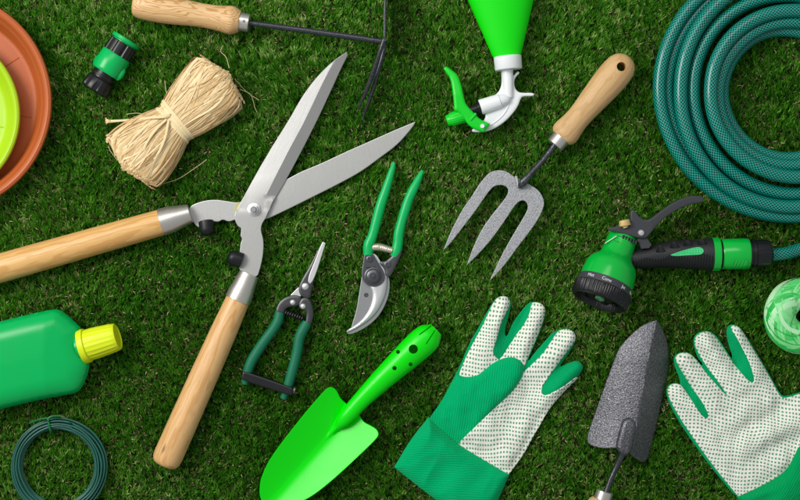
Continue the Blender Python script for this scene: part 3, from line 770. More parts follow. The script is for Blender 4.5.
# ---- spray bottle
T = Thing('spray_bottle', 'neon green spray bottle upside down at the top edge with white trigger head', 'spray bottle', 505, 70, 22)
bz = 6+17
M().lathe((507, 57.4, bz), (501.4, -2, bz-0.5), [(0, 11), (0.1, 13.2), (3, 14.6), (20, 20.2), (40, 26.8), (60, 33.4), (100, 46), (112, 47), (118, 42), (119, 5)], 72, squash=0.6).build('bottle', GREEN_NEON, T)
M().lathe((507.3, 56.6, bz), (508.6, 71, bz), [(0, 11), (0.1, 13.2), (0.6, 13.7), (12.4, 13.4), (13.2, 12.8), (13.3, 9)], 120, mod=lambda t, th: 1+0.045*(np.sin(26*th) > 0)*(1.5 < t < 12)).build('collar', WHITE_P, T)
body = [(501.4, 69, 1), (502, 80), (501.4, 86), (498, 93), (489, 97), (479.4, 99.6, 1), (482, 107), (485.4, 113.4), (486, 117), (480, 124), (474, 127), (472, 130), (475, 131.4), (488, 130.6), (500, 125), (510, 116.4), (518, 106), (520.6, 98),
        (523, 95.6), (534, 95.8), (534, 92.2), (523, 92.4), (518, 91.6), (514.6, 87), (514, 80), (516.6, 75.6), (519.8, 73), (518.4, 70.6), (515.4, 73), (513.2, 76), (513, 69, 1)]
def sprz(x, y, d): return 20.5+dome(3, 1.6)(d)
bo = M().field(body, sprz, flat(15.5), step=1.3, bevel=.4).build('spray_head', WHITE_P, T)
M().lathe((480.6, 106.8, 22.5), (512, 96.6, 22.5), [(0, 5.6), (0.1, 7.3), (0.8, 7.6), (20, 7.2), (20.6, 6.2), (27, 5.6), (30, 3.6), (32, 1.2)], 40).build('barrel', WHITE_P, T, bo)
M().tube([(507.4, 70, 22), (508, 84, 22), (508.5, 97, 21.5)], [5.6, 5.2, 4.6], 24, ).build('neck_tube', WHITE_P, T, bo)
M().tube([(476, 128.4, 22), (490, 124.6, 22.3), (502, 115.5, 22.3), (508.5, 105, 22.3), (510.4, 98, 22.2)], 0.7, 8).build('moulded_rib', WHITE_P, T, bo)
M().lathe((484, 105.8, 22.5), (466, 112.3, 22.5), [(0, 5.4), (7, 5.4), (7.4, 4.6), (16, 4.6)], 30).build('piston', BLACK, T)
M().lathe((465, 114.6, 21.5), (446.6, 120.6, 20.5), [(-1, 4), (0, 5.2), (0.2, 6.6), (1, 7.1), (14, 6.6), (15, 5.9), (18, 5.6), (18.3, 4.8), (18.4, 1.8), (17, 1.6)], 96, mod=lambda t, th: 1+0.045*(np.sin(18*th+t*.8))*(0.5 < t < 14.5)).build('nozzle_cap', GREEN_TRIG, T)
trig = [(446.4, 66.6), (443.8, 68.4), (446, 72), (451.2, 79), (453.4, 94), (454.6, 107), (454.6, 110.4), (459, 112), (464, 117), (467.4, 123.6), (473, 128), (484, 132.2, 1), (490, 123.4, 1), (480, 119), (475, 113.6), (470, 108.4), (466.2, 104.2), (463.8, 96), (462.0, 86), (458.8, 76.6), (457, 74, 1), (449.4, 67.8)]
def tz(x, y, d): return 27.5+dome(3.2, 2.2)(d)-np.clip((95-y)/30, 0, 1)*3
to = M().field(trig, tz, lambda x, y, d: 24.2-np.clip((95-y)/30, 0, 1)*3+0*x, step=1.2, bevel=.4, n=1).build('trigger', GREEN_TRIG, T)
M().tube([(470.5, 120, 29.6), (476, 113.6, 29.8)], 1.4, 12, False).build('moulded_rib', GREEN_TRIG, T, to)
M().vlathe(482.4, 126, [(2.2, 29), (2.2, 30.6), (1.8, 31.2), (0.8, 31.3), (0.6, 30.8), (0.1, 30.8)], 24).build('pivot_pin', WHITE_P, T, to)

# ---- hand fork
T = Thing('hand_fork', 'three pronged silver hand fork with pale wooden handle, drilled at its end', 'hand fork', 545, 155, 14)
fork = [(515, 177.6), (507, 171.6), (500, 170.2), (493, 171), (487.4, 174.6), (480, 183.4), (471.6, 197), (463.6, 208), (455.4, 223), (449, 237), (444.3, 249.4, 1), (452, 241.6), (463, 227), (475, 211.6), (484, 198), (491, 188.6), (496, 185.2), (502, 184.6), (507.4, 187.2), (508.6, 192), (505, 198.6),
        (494, 212), (483, 227), (474.6, 244), (467.3, 264.4, 1), (475, 257), (485, 246.4), (494, 235.4), (505, 219.6), (513, 207.4), (517.4, 202), (522.4, 199.6), (526.6, 202), (528, 207.4), (525, 214), (516, 229), (506.4, 245.6), (498, 262), (490, 279.8, 1), (498.6, 271), (508, 259.6), (516, 248), (528, 232.6),
        (538, 218.4), (543.4, 206.6), (543.4, 199.6), (540, 192.6), (535.4, 188), (529, 184.6), (522, 180)]
FT = np.array((-0.62, 0.78))
def fz_(x, y):
    t = (x-520)*FT[0]+(y-185)*FT[1]; return 20-5.5*np.clip(t/100, 0, 1)+3.2*np.sin(np.clip(t/95, 0, 1)*math.pi)
m = M(); m.field(fork, lambda x, y, d: fz_(x, y)+0*d, lambda x, y, d: fz_(x, y)-2.2, step=1.9, bevel=.3); m.build('tines', HAM_L, T)
m = M(); m.tube([(519, 187.5, 21), (521.4, 183.6, 24.5), (526, 178.4, 26), (532, 171.6, 25), (541, 162, 23), (549.5, 151.6, 22), (555, 144, 22)], [1.6, 4.2, 3.6, 2.9, 2.8, 3.0, 3.2], 22); m.build('neck', hammered('forged_neck', (96, 98, 102), (62, 65, 68), .7, .3, .5, .4), T)
m = M(); m.tube([(516, 176, 21.8), (518, 186.6, 22.4)], [1.4, 1.4], 10, False); m.build('weld_bead', HAM_L, T)
fa = np.array((553.8, 146.2, 22)); fb = np.array((627.6, 58.6, 22)); hd = (fb-fa)/np.linalg.norm(fb-fa)
M().lathe(tuple(fa), tuple(fb), [(0, 3), (0.05, 8.2), (0.4, 8.9), (10.5, 9.4), (11, 8)], 44).build('ferrule', STEEL_FER, T)
hm = M(); hm.lathe(tuple(fa+hd*9.6), tuple(fb), [(0, 8.6), (0.3, 10.6), (3, 12.9), (6, 13.9), (10, 13.8), (18, 12.5), (26, 11.9), (36, 12.4), (50, 13.8), (64, 15.2), (76, 15.9), (86, 15.8), (93, 14.8), (98, 12.6), (102, 9.0), (104, 4.6), (104.6, 0.4)], 72, squash=.9)
ho = hm.build('handle', W_D, T)
def cut(o, cutters):
    """boolean the cutter meshes out of o and keep the result"""
    for c in cutters:
        md = o.modifiers.new('b', 'BOOLEAN'); md.operation = 'DIFFERENCE'; md.solver = 'EXACT'; md.object = c
    dg = bpy.context.evaluated_depsgraph_get(); dg.update()
    me = bpy.data.meshes.new_from_object(o.evaluated_get(dg), preserve_all_data_layers=True, depsgraph=dg)
    o.modifiers.clear(); o.data = me
    me.polygons.foreach_set('use_smooth', [True]*len(me.polygons)); me.set_sharp_from_angle(angle=math.radians(35))
    for c in cutters: bpy.data.objects.remove(c, do_unlink=True)
c1 = M(); c1.vlathe(617.8, 69.8, [(4.6, -5), (4.6, 60)], 36); cut(ho, [c1.build('tmp', W_D, T)])

# ---- green enamel trowel
T = Thing('garden_trowel', 'glossy bright green one-piece metal trowel with holes in its handle', 'trowel', 350, 412, 14)
O = np.array((352., 410.)); dA = np.array((-0.663, 0.749)); dB = np.array((0.749, 0.663))
blade = [(347, 404.6), (340, 398), (338, 392), (334.6, 387.6), (330, 386.4), (326, 389), (316, 400), (301, 418), (287, 436), (275, 452), (267.6, 464), (262, 477), (260, 488), (260.6, 498), (265, 507.6), (275, 511.4), (288, 508), (303, 500.4), (314, 494), (328, 483), (342, 470.6), (360, 453.6), (376, 438), (379, 433), (376.6, 428), (370, 424.6),
         (364, 422), (360, 417), (358.6, 411.6)]
def tl(x, y):
    dx, dy = x-O[0], y-O[1]; return dx*dA[0]+dy*dA[1], dx*dB[0]+dy*dB[1]
def scoop(x, y, d=None):
    a, l = tl(x, y); al = np.abs(l)
    z = 9.5+al*0.32+0.0022*l*l-2.0*np.clip(a/110, 0, 1)+1.1*np.exp(-al/2.2)
    # raised neck running into the scoop
    hw = np.clip(8.2*(1-(a-4)/38), 0.01, 9.5)
    nh = np.clip(15.5*(1-np.clip(a-2, 0, 99)/37), 0, 16)
    neck = 9+nh*np.sqrt(np.clip(1-(l/hw)**2, 0, 1))
    f = np.where((al < hw) & (a < 40), neck, -99)
    z2 = smax(z, np.maximum(f, z-9), 2.4)
    return z2
m = M(); m.field(blade, scoop, lambda x, y, d: scoop(x, y)-1.6, step=1.35, bevel=.5, extra=[[(352-.663*t, 410+.749*t) for t in (30, 60, 90, 110)]])
m.build('scoop', GREEN_TROWEL, T, sharp=50)
hc = M(); hp = [(337.5, 426.5, 14.5), (344, 419, 18), (352, 410, 18.6), (362, 399, 19), (380, 381, 20), (398, 364, 21), (412, 351, 21.5), (422, 342, 22), (429, 335.6, 22)]
hr = [3.4, 6.6, 8.0, 8.8, 10.8, 12.8, 14.2, 14.6, 13.2]
hc.tube(hp+[(433, 332, 21.5), (435, 330, 21.3)], hr+[9.5, 7.8], 64, step=2.5, squash=.92, caps=False)
n0 = hc.n; in_ = M(); in_.tube(hp+[(433, 332, 21.5), (435, 330, 21.3)], [r-1.1 for r in hr+[9.5, 7.8]], 64, step=2.5, squash=.92, caps=False)
hc.add(in_.v[0], [f[::-1] for f in in_.f], in_.ax[0]); nn = n0//64
for k in range(64):
    k2 = (k+1) % 64
    hc.f.append((k2, k, n0+k, n0+k2)); a = (nn-1)*64
    hc.f.append((a+k, a+k2, n0+a+k2, n0+a+k))
ho = hc.build('handle', GREEN_TROWEL, T)
cs = []
for x, y, r_ in ((412.6, 348.4, 4.5), (397.6, 351.4, 1.9), (394.2, 367.2, 2.1), (410, 363.4, 2.0)):
    c = M(); c.vlathe(x, y, [(r_, 18), (r_, 60)], 28); cs.append(c.build('tmp', GREEN_TROWEL, T))
for p, q in (((418.4, 334.4), (430.4, 325.8)), ((425, 343.4), (434, 330))):
    p, q = np.array(p), np.array(q); d = (q-p)/np.linalg.norm(q-p); n_ = np.array((-d[1], d[0]))*0.45
    c = M(); V = [(*(p-n_), 20), (*(p+n_), 20), (*(q+n_), 20), (*(q-n_), 20), (*(p-n_), 60), (*(p+n_), 60), (*(q+n_), 60), (*(q-n_), 60)]
    c.add(V, [(0, 1, 2, 3), (7, 6, 5, 4), (0, 4, 5, 1), (1, 5, 6, 2), (2, 6, 7, 3), (3, 7, 4, 0)]); cs.append(c.build('tmp', GREEN_TROWEL, T))
cut(ho, cs)

# ---- grey hammered trowel
T = Thing('garden_trowel', 'dark hammered metal trowel lying blade up between the two gloves', 'trowel', 630, 400, 14)
gb = [(655, 320.4, 1), (647, 322.4), (638, 328), (629.6, 336), (622.6, 343.6), (617.8, 351), (613, 364), (606, 384), (598, 408), (592.4, 424), (588, 438), (588.6, 443), (593, 446.2), (602, 447.6), (610, 447), (615, 446.6, 1), (629.6, 452.6, 1), (634, 457), (639, 460.6), (644.6, 462.6), (649, 459), (652, 448), (656.4, 430), (660, 415), (663.4, 400), (668, 380),
      (670, 366), (669.6, 353), (667, 340), (661, 328), (657, 321.6)]
RG = [(655, 322), (647, 356), (641, 390), (635, 424), (626, 455)]
def rz(x, y, d=None):
    P = np.stack([x, y], 1); dd = seg_dist(P, RG, False); sx = np.interp(y, [p[1] for p in RG], [p[0] for p in RG])
    w = np.where(x > sx, dd*1.25, dd*0.62)
    z = 26.5-np.where(x > sx, 0.86*dd, 0.20*dd+0.0068*dd**2)*np.clip(1, 0, 1)
    z += 1.2*(1-np.exp(-dd/2))*0
    return z-3.5*np.clip((360-y)/40, 0, 1)**1.5
m = M(); m.field(gb, rz, lambda x, y, d: rz(x, y)-1.9, step=1.7, bevel=.5, extra=[RG]); go_ = m.build('blade', HAM_D, T, sharp=50)
sk = [(619.6, 424), (622, 418), (628, 415.4), (634, 418), (635.4, 424), (633, 436), (630.4, 448), (627, 453.4), (621, 453.4), (615.6, 448.6), (614.6, 443), (617, 434)]
M().field(sk, lambda x, y, d: 24.0+dome(4.5, 4.6)(d)-np.clip((430-y)/14, 0, 1)*1.5, flat(16), step=1.3, bevel=.3).build('socket', HAM_D, T, go_)
M().tube([(623.6, 446, 23.5), (620.4, 455, 22.5), (615.4, 466, 21), (610, 478, 21), (606, 489, 21), (603, 497, 21)], [4.6, 3.2, 2.7, 2.8, 3.0, 3.0], 20).build('neck', ROD, T)
d0 = np.array((604.4, 489.2, 21)); dd_ = np.array((-0.30, 0.954, 0))
M().lathe(tuple(d0), tuple(d0+dd_*20), [(0, 3), (0.05, 7.6), (0.4, 8.3), (9.6, 8.7), (10, 8)], 40).build('ferrule', STEEL_FER, T)
M().lathe(tuple(d0+dd_*8.6), tuple(d0+dd_*90), [(0, 8.2), (0.3, 10.4), (3, 12.6), (6, 13.4), (18, 12.2), (40, 13.2), (70, 14.6), (92, 14), (100, 9), (102, 2)], 56).build('handle', W_D, T)

# ---- green bottle with yellow cap
T = Thing('plastic_bottle', 'green plastic bottle with a ribbed yellow screw cap at the left edge', 'bottle', 30, 355, 22)
bt = [(-90, 345), (-60, 336), (0, 322), (30, 314.6), (48, 310.8), (56, 309.6), (62, 311.6), (70, 318), (80, 327.6, 1), (89, 364.4, 1), (87.4, 374), (81.6, 387), (77, 391.6), (70, 393.6), (40, 399), (0, 408.6), (-60, 425), (-90, 432), (-96, 388)]
def btop(x, y, d):
    tx = (x*0.97-y*0.2); 
    return 23+(dome(20, 14.5)(d)+3.0*(1-np.exp(-d/26)))*np.clip(1-(x-48)/120, 0.4, 1)
m = M(); m.field(bt, btop, lambda x, y, d: 23-dome(18, 15.5)(d)*np.clip(1-(x-48)/120, 0.4, 1), step=2.2, bevel=0, n=3)
m.build('body', GREEN_BOT, T, sharp=None)
ca = np.array((80.8, 347.1, 23)); cb = np.array((120.5, 335.6, 26)); u3 = (cb-ca)/np.linalg.norm(cb-ca)
M().lathe(tuple(ca-u3*3), tuple(cb), [(0, 13), (6, 13)], 36).build('neck', GREEN_BOT, T)
co = M().lathe(tuple(ca), tuple(cb), [(0, 14), (0.2, 16.6), (0.8, 17.3), (6.0, 17.0), (6.6, 16.4), (7, 14.6)], 72).build('tamper_ring', YELLOW, T)
M().lathe(tuple(ca+u3*6.4), tuple(cb+u3), [(0, 14.6), (0.2, 15.5), (8, 15.1), (26, 13.8), (30.6, 13.4), (31.6, 12.8), (31.8, 11.8), (30.9, 10.9), (30.8, 0.1)], 160,
    mod=lambda t, th: 1+(0.030*(np.sin(20*th) > 0.2))*(7 < t < 29)).build('screw_cap', YELLOW, T)

# ---- coil of wire
T = Thing('wire_coil', 'ring of dark green plastic coated garden wire at the bottom left', 'wire coil', 59, 466.5, 11)
m = M(); q = []; rng = random.Random(5); slots = []
for i in range(34):
    a = math.radians(rng.uniform(0, 360)); rr = math.sqrt(rng.random()); slots.append((41.8+6.0*rr*math.cos(a), 11.5+4.6*rr*math.sin(a)))
slots.sort(key=lambda s_: s_[1]); slots = [(36+12*((i*7) % 34)/33*0.98+0.1, s_[1]) for i, s_ in enumerate(slots)]
slots = [(r_, 11.5+(z-11.5)*math.sqrt(max(0.12, 1-((r_-42)/6.6)**2))+ (1.4 if 38 < r_ < 46 else 0)) for r_, z in slots]
NP = 84
for i in range(len(slots)-1):
    for k in range(NP):
        t = k/NP; w = 0 if t < 0.6 else (t-0.6)/0.4; w = w*w*(3-2*w)
        R_ = slots[i][0]*(1-w)+slots[i+1][0]*w; z = slots[i][1]*(1-w)+slots[i+1][1]*w
        a = 2*math.pi*t-1.2
        R_ += 0.55*noise.noise(Vector((math.cos(a)*1.4, math.sin(a)*1.4, i*3.7)))*2
        q.append((59+R_*math.cos(a)*1.0, 466.5+R_*math.sin(a)*1.0, z))
m.tube(q, 0.95, 7, False); m.build('wire', WIRE, T, sharp=None)
def wraptie(ang, name, tails):
    m = M(); c = np.array((math.cos(ang), math.sin(ang))); pth = []
    for k in range(25):
        b = 2*math.pi*k/24; R_ = 42+7.6*math.cos(b); z = 12+6.4*math.sin(b)
        pth.append((59+R_*c[0]+1.5*math.sin(b)*(-c[1]), 466.5+R_*c[1]+1.5*math.sin(b)*c[0], z))
    m.tube(pth, 1.15, 8, False, closed=False)
    for tl_ in tails: m.tube(tl_, 1.0, 8)
    m.build(name, plastic('tie_green', (8, 104, 46), .4), T)
wraptie(math.radians(-103), 'twist_tie', [[(30, 423.4, 12), (40, 419.4, 16), (49, 417.8, 19), (51, 420, 20)], [(49, 418.6, 19), (54, 415.8, 19), (62, 415.6, 17)]])
wraptie(math.radians(112), 'twist_tie', [])

# ---- garden hose
T = Thing('garden_hose', 'coiled teal braided garden hose at the top right, its end in the spray gun', 'garden hose', 790, 88, 20)
def hose():
    # turn: (radius at left, at bottom, at top, height)
    turns = [(127.5, 126.2, 126, 17), (119, 110, 119, 11), (110, 116, 110, 25.5), (95.5, 103, 92, 19), (79, 88.5, 77, 30), (71.5, 76.5, 65.5, 22), (66.8, 67.5, 58, 13)]
    pts = []; tail = [(771, 252.6, 22), (785, 251.4, 20), (800, 247.6, 16), (830, 238, 13), (872, 224, 13), (915, 190, 13), (930, 140, 13)]
    pts += tail
    def rad(tn, a):  # a in radians, y down; bottom = 90deg, left = 180, top = 270
        d = math.degrees(a) % 360
        return float(np.interp(d, [0, 60, 90, 180, 270, 300, 360], [tn[1], tn[1], tn[1], tn[0], tn[2], tn[2], tn[1]]))
    for i, tn in enumerate(turns):
        nx = turns[i+1] if i < 6 else tn
        a0 = -20 if i == 0 else -45; a1 = 315
        # we travel clockwise on screen: bottom -> left -> top
        N = 46
        for k in range(N):
            ad = a0+(a1-a0)*k/N; a = math.radians(ad)
            w = 0.0 if ad < 275 or i == 6 else (ad-275)/40.0
            w = w*w*(3-2*w)
            R_ = rad(tn, a)*(1-w)+rad(nx, a)*w; z = tn[3]*(1-w)+nx[3]*w
            R_ += 1.1*math.sin(a*2.3+i*1.7)*1
            if i == 1: z += 0
            if i == 6 and ad > 300: break
            cx, cy = 790, 89
            pts.append((cx+R_*math.cos(a), cy+R_*math.sin(a), z))
    pts = [pts[0]]+[p for j, p in enumerate(pts[1:]) if math.dist(p, pts[j]) > 1.5]
    m = M(); m.tube(pts, [6.3]*3+[6.5]*2+[6.65]*(len(pts)-5), 30, step=2.2)
    m.build('hose', HOSE, T, top=True, sharp=None)
T.e = None
_e = [o for o in sc.collection.objects if o.name.startswith('garden_hose')]
for o in _e: bpy.data.objects.remove(o)
T = Thing('garden_hose', 'coiled teal braided garden hose at the top right, its end in the spray gun', 'garden hose', 790, 88, 20, empty=False)
hose(); T.e.name = 'garden_hose'

# ---- spray gun
T = Thing('hose_spray_gun', 'green and black hose spray gun with a lever, joined to the hose end', 'spray gun', 665, 258, 26)
p0 = np.array((627.5, 229, 22.)); p1 = np.array((596.5, 304.0, 41.)); u4 = (p1-p0)/np.linalg.norm(p1-p0); LL = np.linalg.norm(p1-p0)
def G(t): return tuple(p0+u4*t)
bo = M().lathe(G(0), G(LL), [(5, 9), (5.1, 13.2), (6.4, 14.2), (14, 14.6), (27, 15.2), (31, 16.6), (34, 19.2), (38, 23.2), (43, 25.4), (50, 26.4), (60, 26.8), (60.2, 20)], 72).build('nozzle_body', GREEN_L, T)
so = M().lathe(G(0), G(LL), [(58.6, 20), (58.7, 26.9), (66, 27.4), (66.3, 26)], 72).build('selector_band', GREY_P, T)
ko = M().lathe(G(0), G(LL), [(65.6, 22), (65.8, 27.6), (67, 28.8), (77.5, 28.2), (79.6, 26.8), (80, 24.6), (78.6, 23), (73, 21.5), (72.6, 14), (75.5, 13), (75.6, 6.5), (73, 6.2), (73, 4)], 300,
     mod=lambda t, th: 1+0.016*(np.sin(75*th) > 0)*(66.5 < t < 78.5)).build('spray_dial', BLACK, T)
M().lathe(G(72), G(LL), [(0, 5), (4.5, 5), (5.2, 4.2), (5.2, 2.4), (3, 2.2), (3, 0.1)], 30).build('spray_outlet', plastic('pale_green_outlet', (96, 160, 110), .35), T, ko)
Av = np.cross(u4, (0, 0, 1)); Av /= np.linalg.norm(Av); Bv = np.cross(Av, u4)
for k in range(8):
    a = 2*math.pi*(k+.5)/8; c = p0+u4*73.0+(Av*math.cos(a)+Bv*math.sin(a))*17.5
    M().lathe(tuple(c), tuple(c+u4*3), [(0, 2.6), (2.4, 2.5), (3, 1.8), (3.05, 0.9), (2.0, 0.8), (2, 0.1)], 16).build('spray_port', BLACK, T, ko)
# dial lettering
def letter(txt, th, t, size, r0, mat, parent):
    cu = bpy.data.curves.new('t', 'FONT'); cu.body = txt; cu.size = size*S; cu.extrude = 0.12*S; cu.align_x = 'CENTER'; cu.align_y = 'CENTER'
    tmp = bpy.data.objects.new('t', cu); sc.collection.objects.link(tmp); dg = bpy.context.evaluated_depsgraph_get(); dg.update()
    me = bpy.data.meshes.new_from_object(tmp.evaluated_get(dg)); bpy.data.objects.remove(tmp)
    # world axes of local frame (y flipped)
    fl = lambda v: Vector((v[0], -v[1], v[2]))
    for v in me.vertices:
        a = th - (v.co.x/S)/r0
        rad_ = r0+0.15+v.co.z/S
        pos = p0+u4*(t-v.co.y/S)+(Av*math.cos(a)+Bv*math.sin(a))*rad_
        v.co = ((pos[0]-T.cx)*S, (T.cy-pos[1])*S, (pos[2]-T.base)*S)
    me.materials.append(mat); o = bpy.data.objects.new('dial_lettering', me); sc.collection.objects.link(o); o.parent = parent
LET = plastic('white_print', (225, 228, 230), .5)
LETTER_SIGN = 1
for txt, dg_ in (('Mist', 133), ('Cone', 98), ('Jet', 58), ('Flat', 26)):
    letter(txt, math.radians(dg_), 62.6, 4.3, 27.3, LET, so)
# black grip
gp = [(622, 258, 26), (634, 259, 25.5), (646, 258, 24.5), (660, 255.8, 23.5), (676, 254.4, 23), (694, 254.4, 23), (706, 254.4, 23), (712, 254.4, 23)]
gcut = []
gro = M().tube(gp, [6.5, 9, 10.6, 12.2, 14.0, 14.8, 16.0, 16.4], 48, step=1.6).build('grip', GRIP, T)
for x, y in ((659.2, 248.8), (673, 244.8), (686.2, 242.6), (700, 241.6)):
    tri = [(x-4.8, y+3.0), (x-0.8, y-3.6), (x+1.4, y-3.4), (x+5.2, y+2.6), (x+3, y+3.7), (x-3, y+4.0)]
    rr_ = float(np.interp(x, [646, 660, 676, 694, 706], [10.6, 12.2, 14, 14.8, 16])); zt_ = 23.5+math.sqrt(rr_**2-(254.6-y)**2)
    c = M(); c.field(tri, flat(60), flat(zt_-4.2), step=3, bevel=0, n=0); gcut.append(c.build('tmp', BLACK, T))
cut(gro, gcut)
tear = [(667, 255.4), (675, 252.4), (684, 249.6), (692, 247.6), (697, 247), (700.4, 249), (700.8, 252), (698.4, 254.6), (692, 255), (684, 255.4), (675, 256.2)]
def inl(xx, yy, d): return 23+np.sqrt(np.clip((np.interp(xx, [660, 676, 694, 706], [12.4, 14.1, 14.9, 16.1])+.6)**2-(254.6-yy)**2, 4, 999))+0.25+0.5*(np.maximum(np.abs(((xx/2.7) % 1)-.5), np.abs(((yy/2.7) % 1)-.5)) > .28)*(-1)*(d > .9)
M().field(tear, inl, lambda xx, yy, d: 23+0*xx, step=.6, bevel=.2).build('grip_inlay', plastic('mint_inlay', (70, 200, 126), .35), T, gro)
M().lathe((711.5, 254.4, 23), (760, 254, 23), [(0, 14), (0.1, 16.6), (7, 16.4), (7.3, 15.6), (7.4, 10), (11, 10)], 60).build('grip_end_ring', GREEN_L, T)
M().lathe((718, 254.3, 23), (760, 254, 23), [(0, 12.8), (4, 12.8)], 40).build('gasket', BLACK, T)
co = M().lathe((721, 254.2, 23), (760, 253.6, 23), [(0, 10), (0.1, 14.4), (0.8, 14.9), (24, 15.3), (26.6, 14.8), (27.2, 14), (27.3, 10)], 60).build('quick_connector', GREEN_L, T)
tab = [(727.6, 259, 1), (741, 258.4), (744.6, 261), (745, 265), (741, 268.6), (729, 269, 1)]
M().field(tab, lambda xx, yy, d: 23+np.sqrt(np.clip(15.4**2-(254-yy)**2, 2, 999))+1.0+0.35*np.sin(xx*2.0+yy*0.5)*(d > 1.2), lambda xx, yy, d: 20+0*xx, step=.7, bevel=.4).build('release_tab', GREEN_L, T, co)
M().lathe((747.6, 253.8, 23), (780, 253.2, 23), [(0, 12.8), (3.4, 12.8), (3.6, 13.9), (5.4, 14), (5.8, 12.9), (7.2, 12.9)], 50).build('coupling_neck', BLACK, T)
M().lathe((754.6, 253.6, 23), (780, 253.1, 23), [(0, 12.9), (0.5, 13.6), (11.6, 13.4), (13.4, 12.6), (14.2, 11), (14.3, 6.6), (8, 6.6)], 90, mod=lambda t, th: 1-0.05*(np.abs(np.sin(4*th+.5)) < 0.24)*(3.4 < t < 12)).build('hose_nut', BLACK, T)
# trigger lever
tr = [(608, 231), (608.4, 228.6), (612, 227.6), (620, 226.6), (628, 227.4), (629.6, 222), (629, 215), (630.4, 211), (633, 210.8), (635.6, 214), (638.6, 218.4), (643, 220.8), (648, 220.4), (654, 216), (662, 210), (670, 204.6), (678, 200.4), (686, 197.6), (694, 196.8), (700, 197.6), (702.8, 200), (701, 203.4),
      (696, 204.2), (688, 205.4), (680, 208.6), (671, 213.4), (662, 219.6), (655, 226), (649, 234), (645, 238), (640, 238.8), (634, 237.6), (626, 235.2), (616, 233)]
tro = M().field(tr, lambda x, y, d: 38+dome(1.8, 1.0)(d)-np.clip((x-650)/50, 0, 1)*6, lambda x, y, d: 31-np.clip((x-650)/50, 0, 1)*12+0*x, step=1.3, bevel=.5).build('trigger_lever', GREY_P, T)
M().vlathe(639.6, 233.4, [(3.3, 38.5), (3.2, 39.7), (2.4, 40.6), (0.1, 40.9)], 30).build('pivot_pin', STEEL_B, T, tro)
M().lathe((624.2, 228.5, 40), (622.6, 219.6, 40), [(0, 2.6), (1.6, 2.6), (1.8, 4.9), (2.4, 5.5), (7, 5.4), (7.8, 4.6), (7.9, 2)], 90, mod=lambda t, th: 1+0.04*np.sin(20*th)*(1.9 < t < 6.2)).build('brass_knob', BRASS, T)
M().field([(636.4, 240, 1), (644.4, 236, 1), (650.6, 245), (648, 248.4), (640.6, 249)], flat(35), flat(28), step=1.3, bevel=.4, n=0).build('trigger_link', GREY_P, T)
for k in range(6):
    t = k/5; x, y = 622.5+13*t, 235.6+5.4*t
    M().lathe((x, y, 39-1.5*t), (x-0.8, y+3.8, 39-1.5*t), [(0, 1.2), (3.6, 1.1), (3.8, .4)], 10).build('rack_tooth', BLACK, T, bo)
M().tube([(604.6, 243.6, 36), (608.6, 241, 38), (615.6, 236.2, 40)], .45, 8).build('spring_wire', STEEL_G, T)
for t in (14, 20):
    c = np.array(G(t)); M().tube([tuple(c+Av*a_+Bv*math.sqrt(max(0, 14.9**2-a_*a_))) for a_ in (3, 5, 7, 9)] if Av[0] < 0 else [tuple(c-Av*a_+Bv*math.sqrt(max(0, 14.9**2-a_*a_))) for a_ in (3, 5, 7, 9)], .35, 6).build('engraved_mark', plastic('dark_green_mark', (0, 105, 40), .5), T, bo)

# ---- roll of green film twine
T = Thing('twine_roll', 'roll of pale green shiny plastic twine at the right edge below the hose', 'twine roll', 801.5, 316, 20)
m = M(); CX, CY, RM, rm, zc = 801.5, 316, 22, 14.6, 22
def tor(u, v, e=0): 
    R_ = RM+(rm+e)*math.cos(v); return np.array((CX+R_*math.cos(u), CY+R_*math.sin(u), zc+(rm+e)*1.05*math.sin(v)))
V = [tor(2*math.pi*i/72, 2*math.pi*j/30, -0.8) for i in range(72) for j in range(30)]
F = [(i*30+j, ((i+1) % 72)*30+j, ((i+1) % 72)*30+(j+1) % 30, i*30+(j+1) % 30) for i in range(72) for j in range(30)]
m.add(V, F, None, 0.2); rng = random.Random(11)
for i in range(260):
    u0 = rng.uniform(0, 6.28); v0 = rng.uniform(-0.4, 3.4); sp = rng.choice([-1, 1])*rng.uniform(0.45, 1.6); Lu = rng.uniform(1.2, 2.6)
    e = 0.1+1.3*i/260; pth = []; nr = []
    for k in range(34):
        t = k/33; u_ = u0+Lu*t; v_ = v0+sp*Lu*(t-.5)
        p = tor(u_, v_, e); n_ = p-tor(u_, v_, -rm*.99); pth.append(p); nr.append(n_/np.linalg.norm(n_))
    w0 = rng.choice([1.5, 3, 5, 9])*rng.uniform(.7, 1.2); wid = [w0*(0.35+0.65*math.sin(math.pi*min(1, max(0.02, k/33)))**.5) for k in range(34)]
    m.ribbon(pth, wid, nr, r=rng.uniform(0.0, 1.0), cup=0.12)
m.build('twine', FILM, T, sharp=None, recalc=False, top=False)

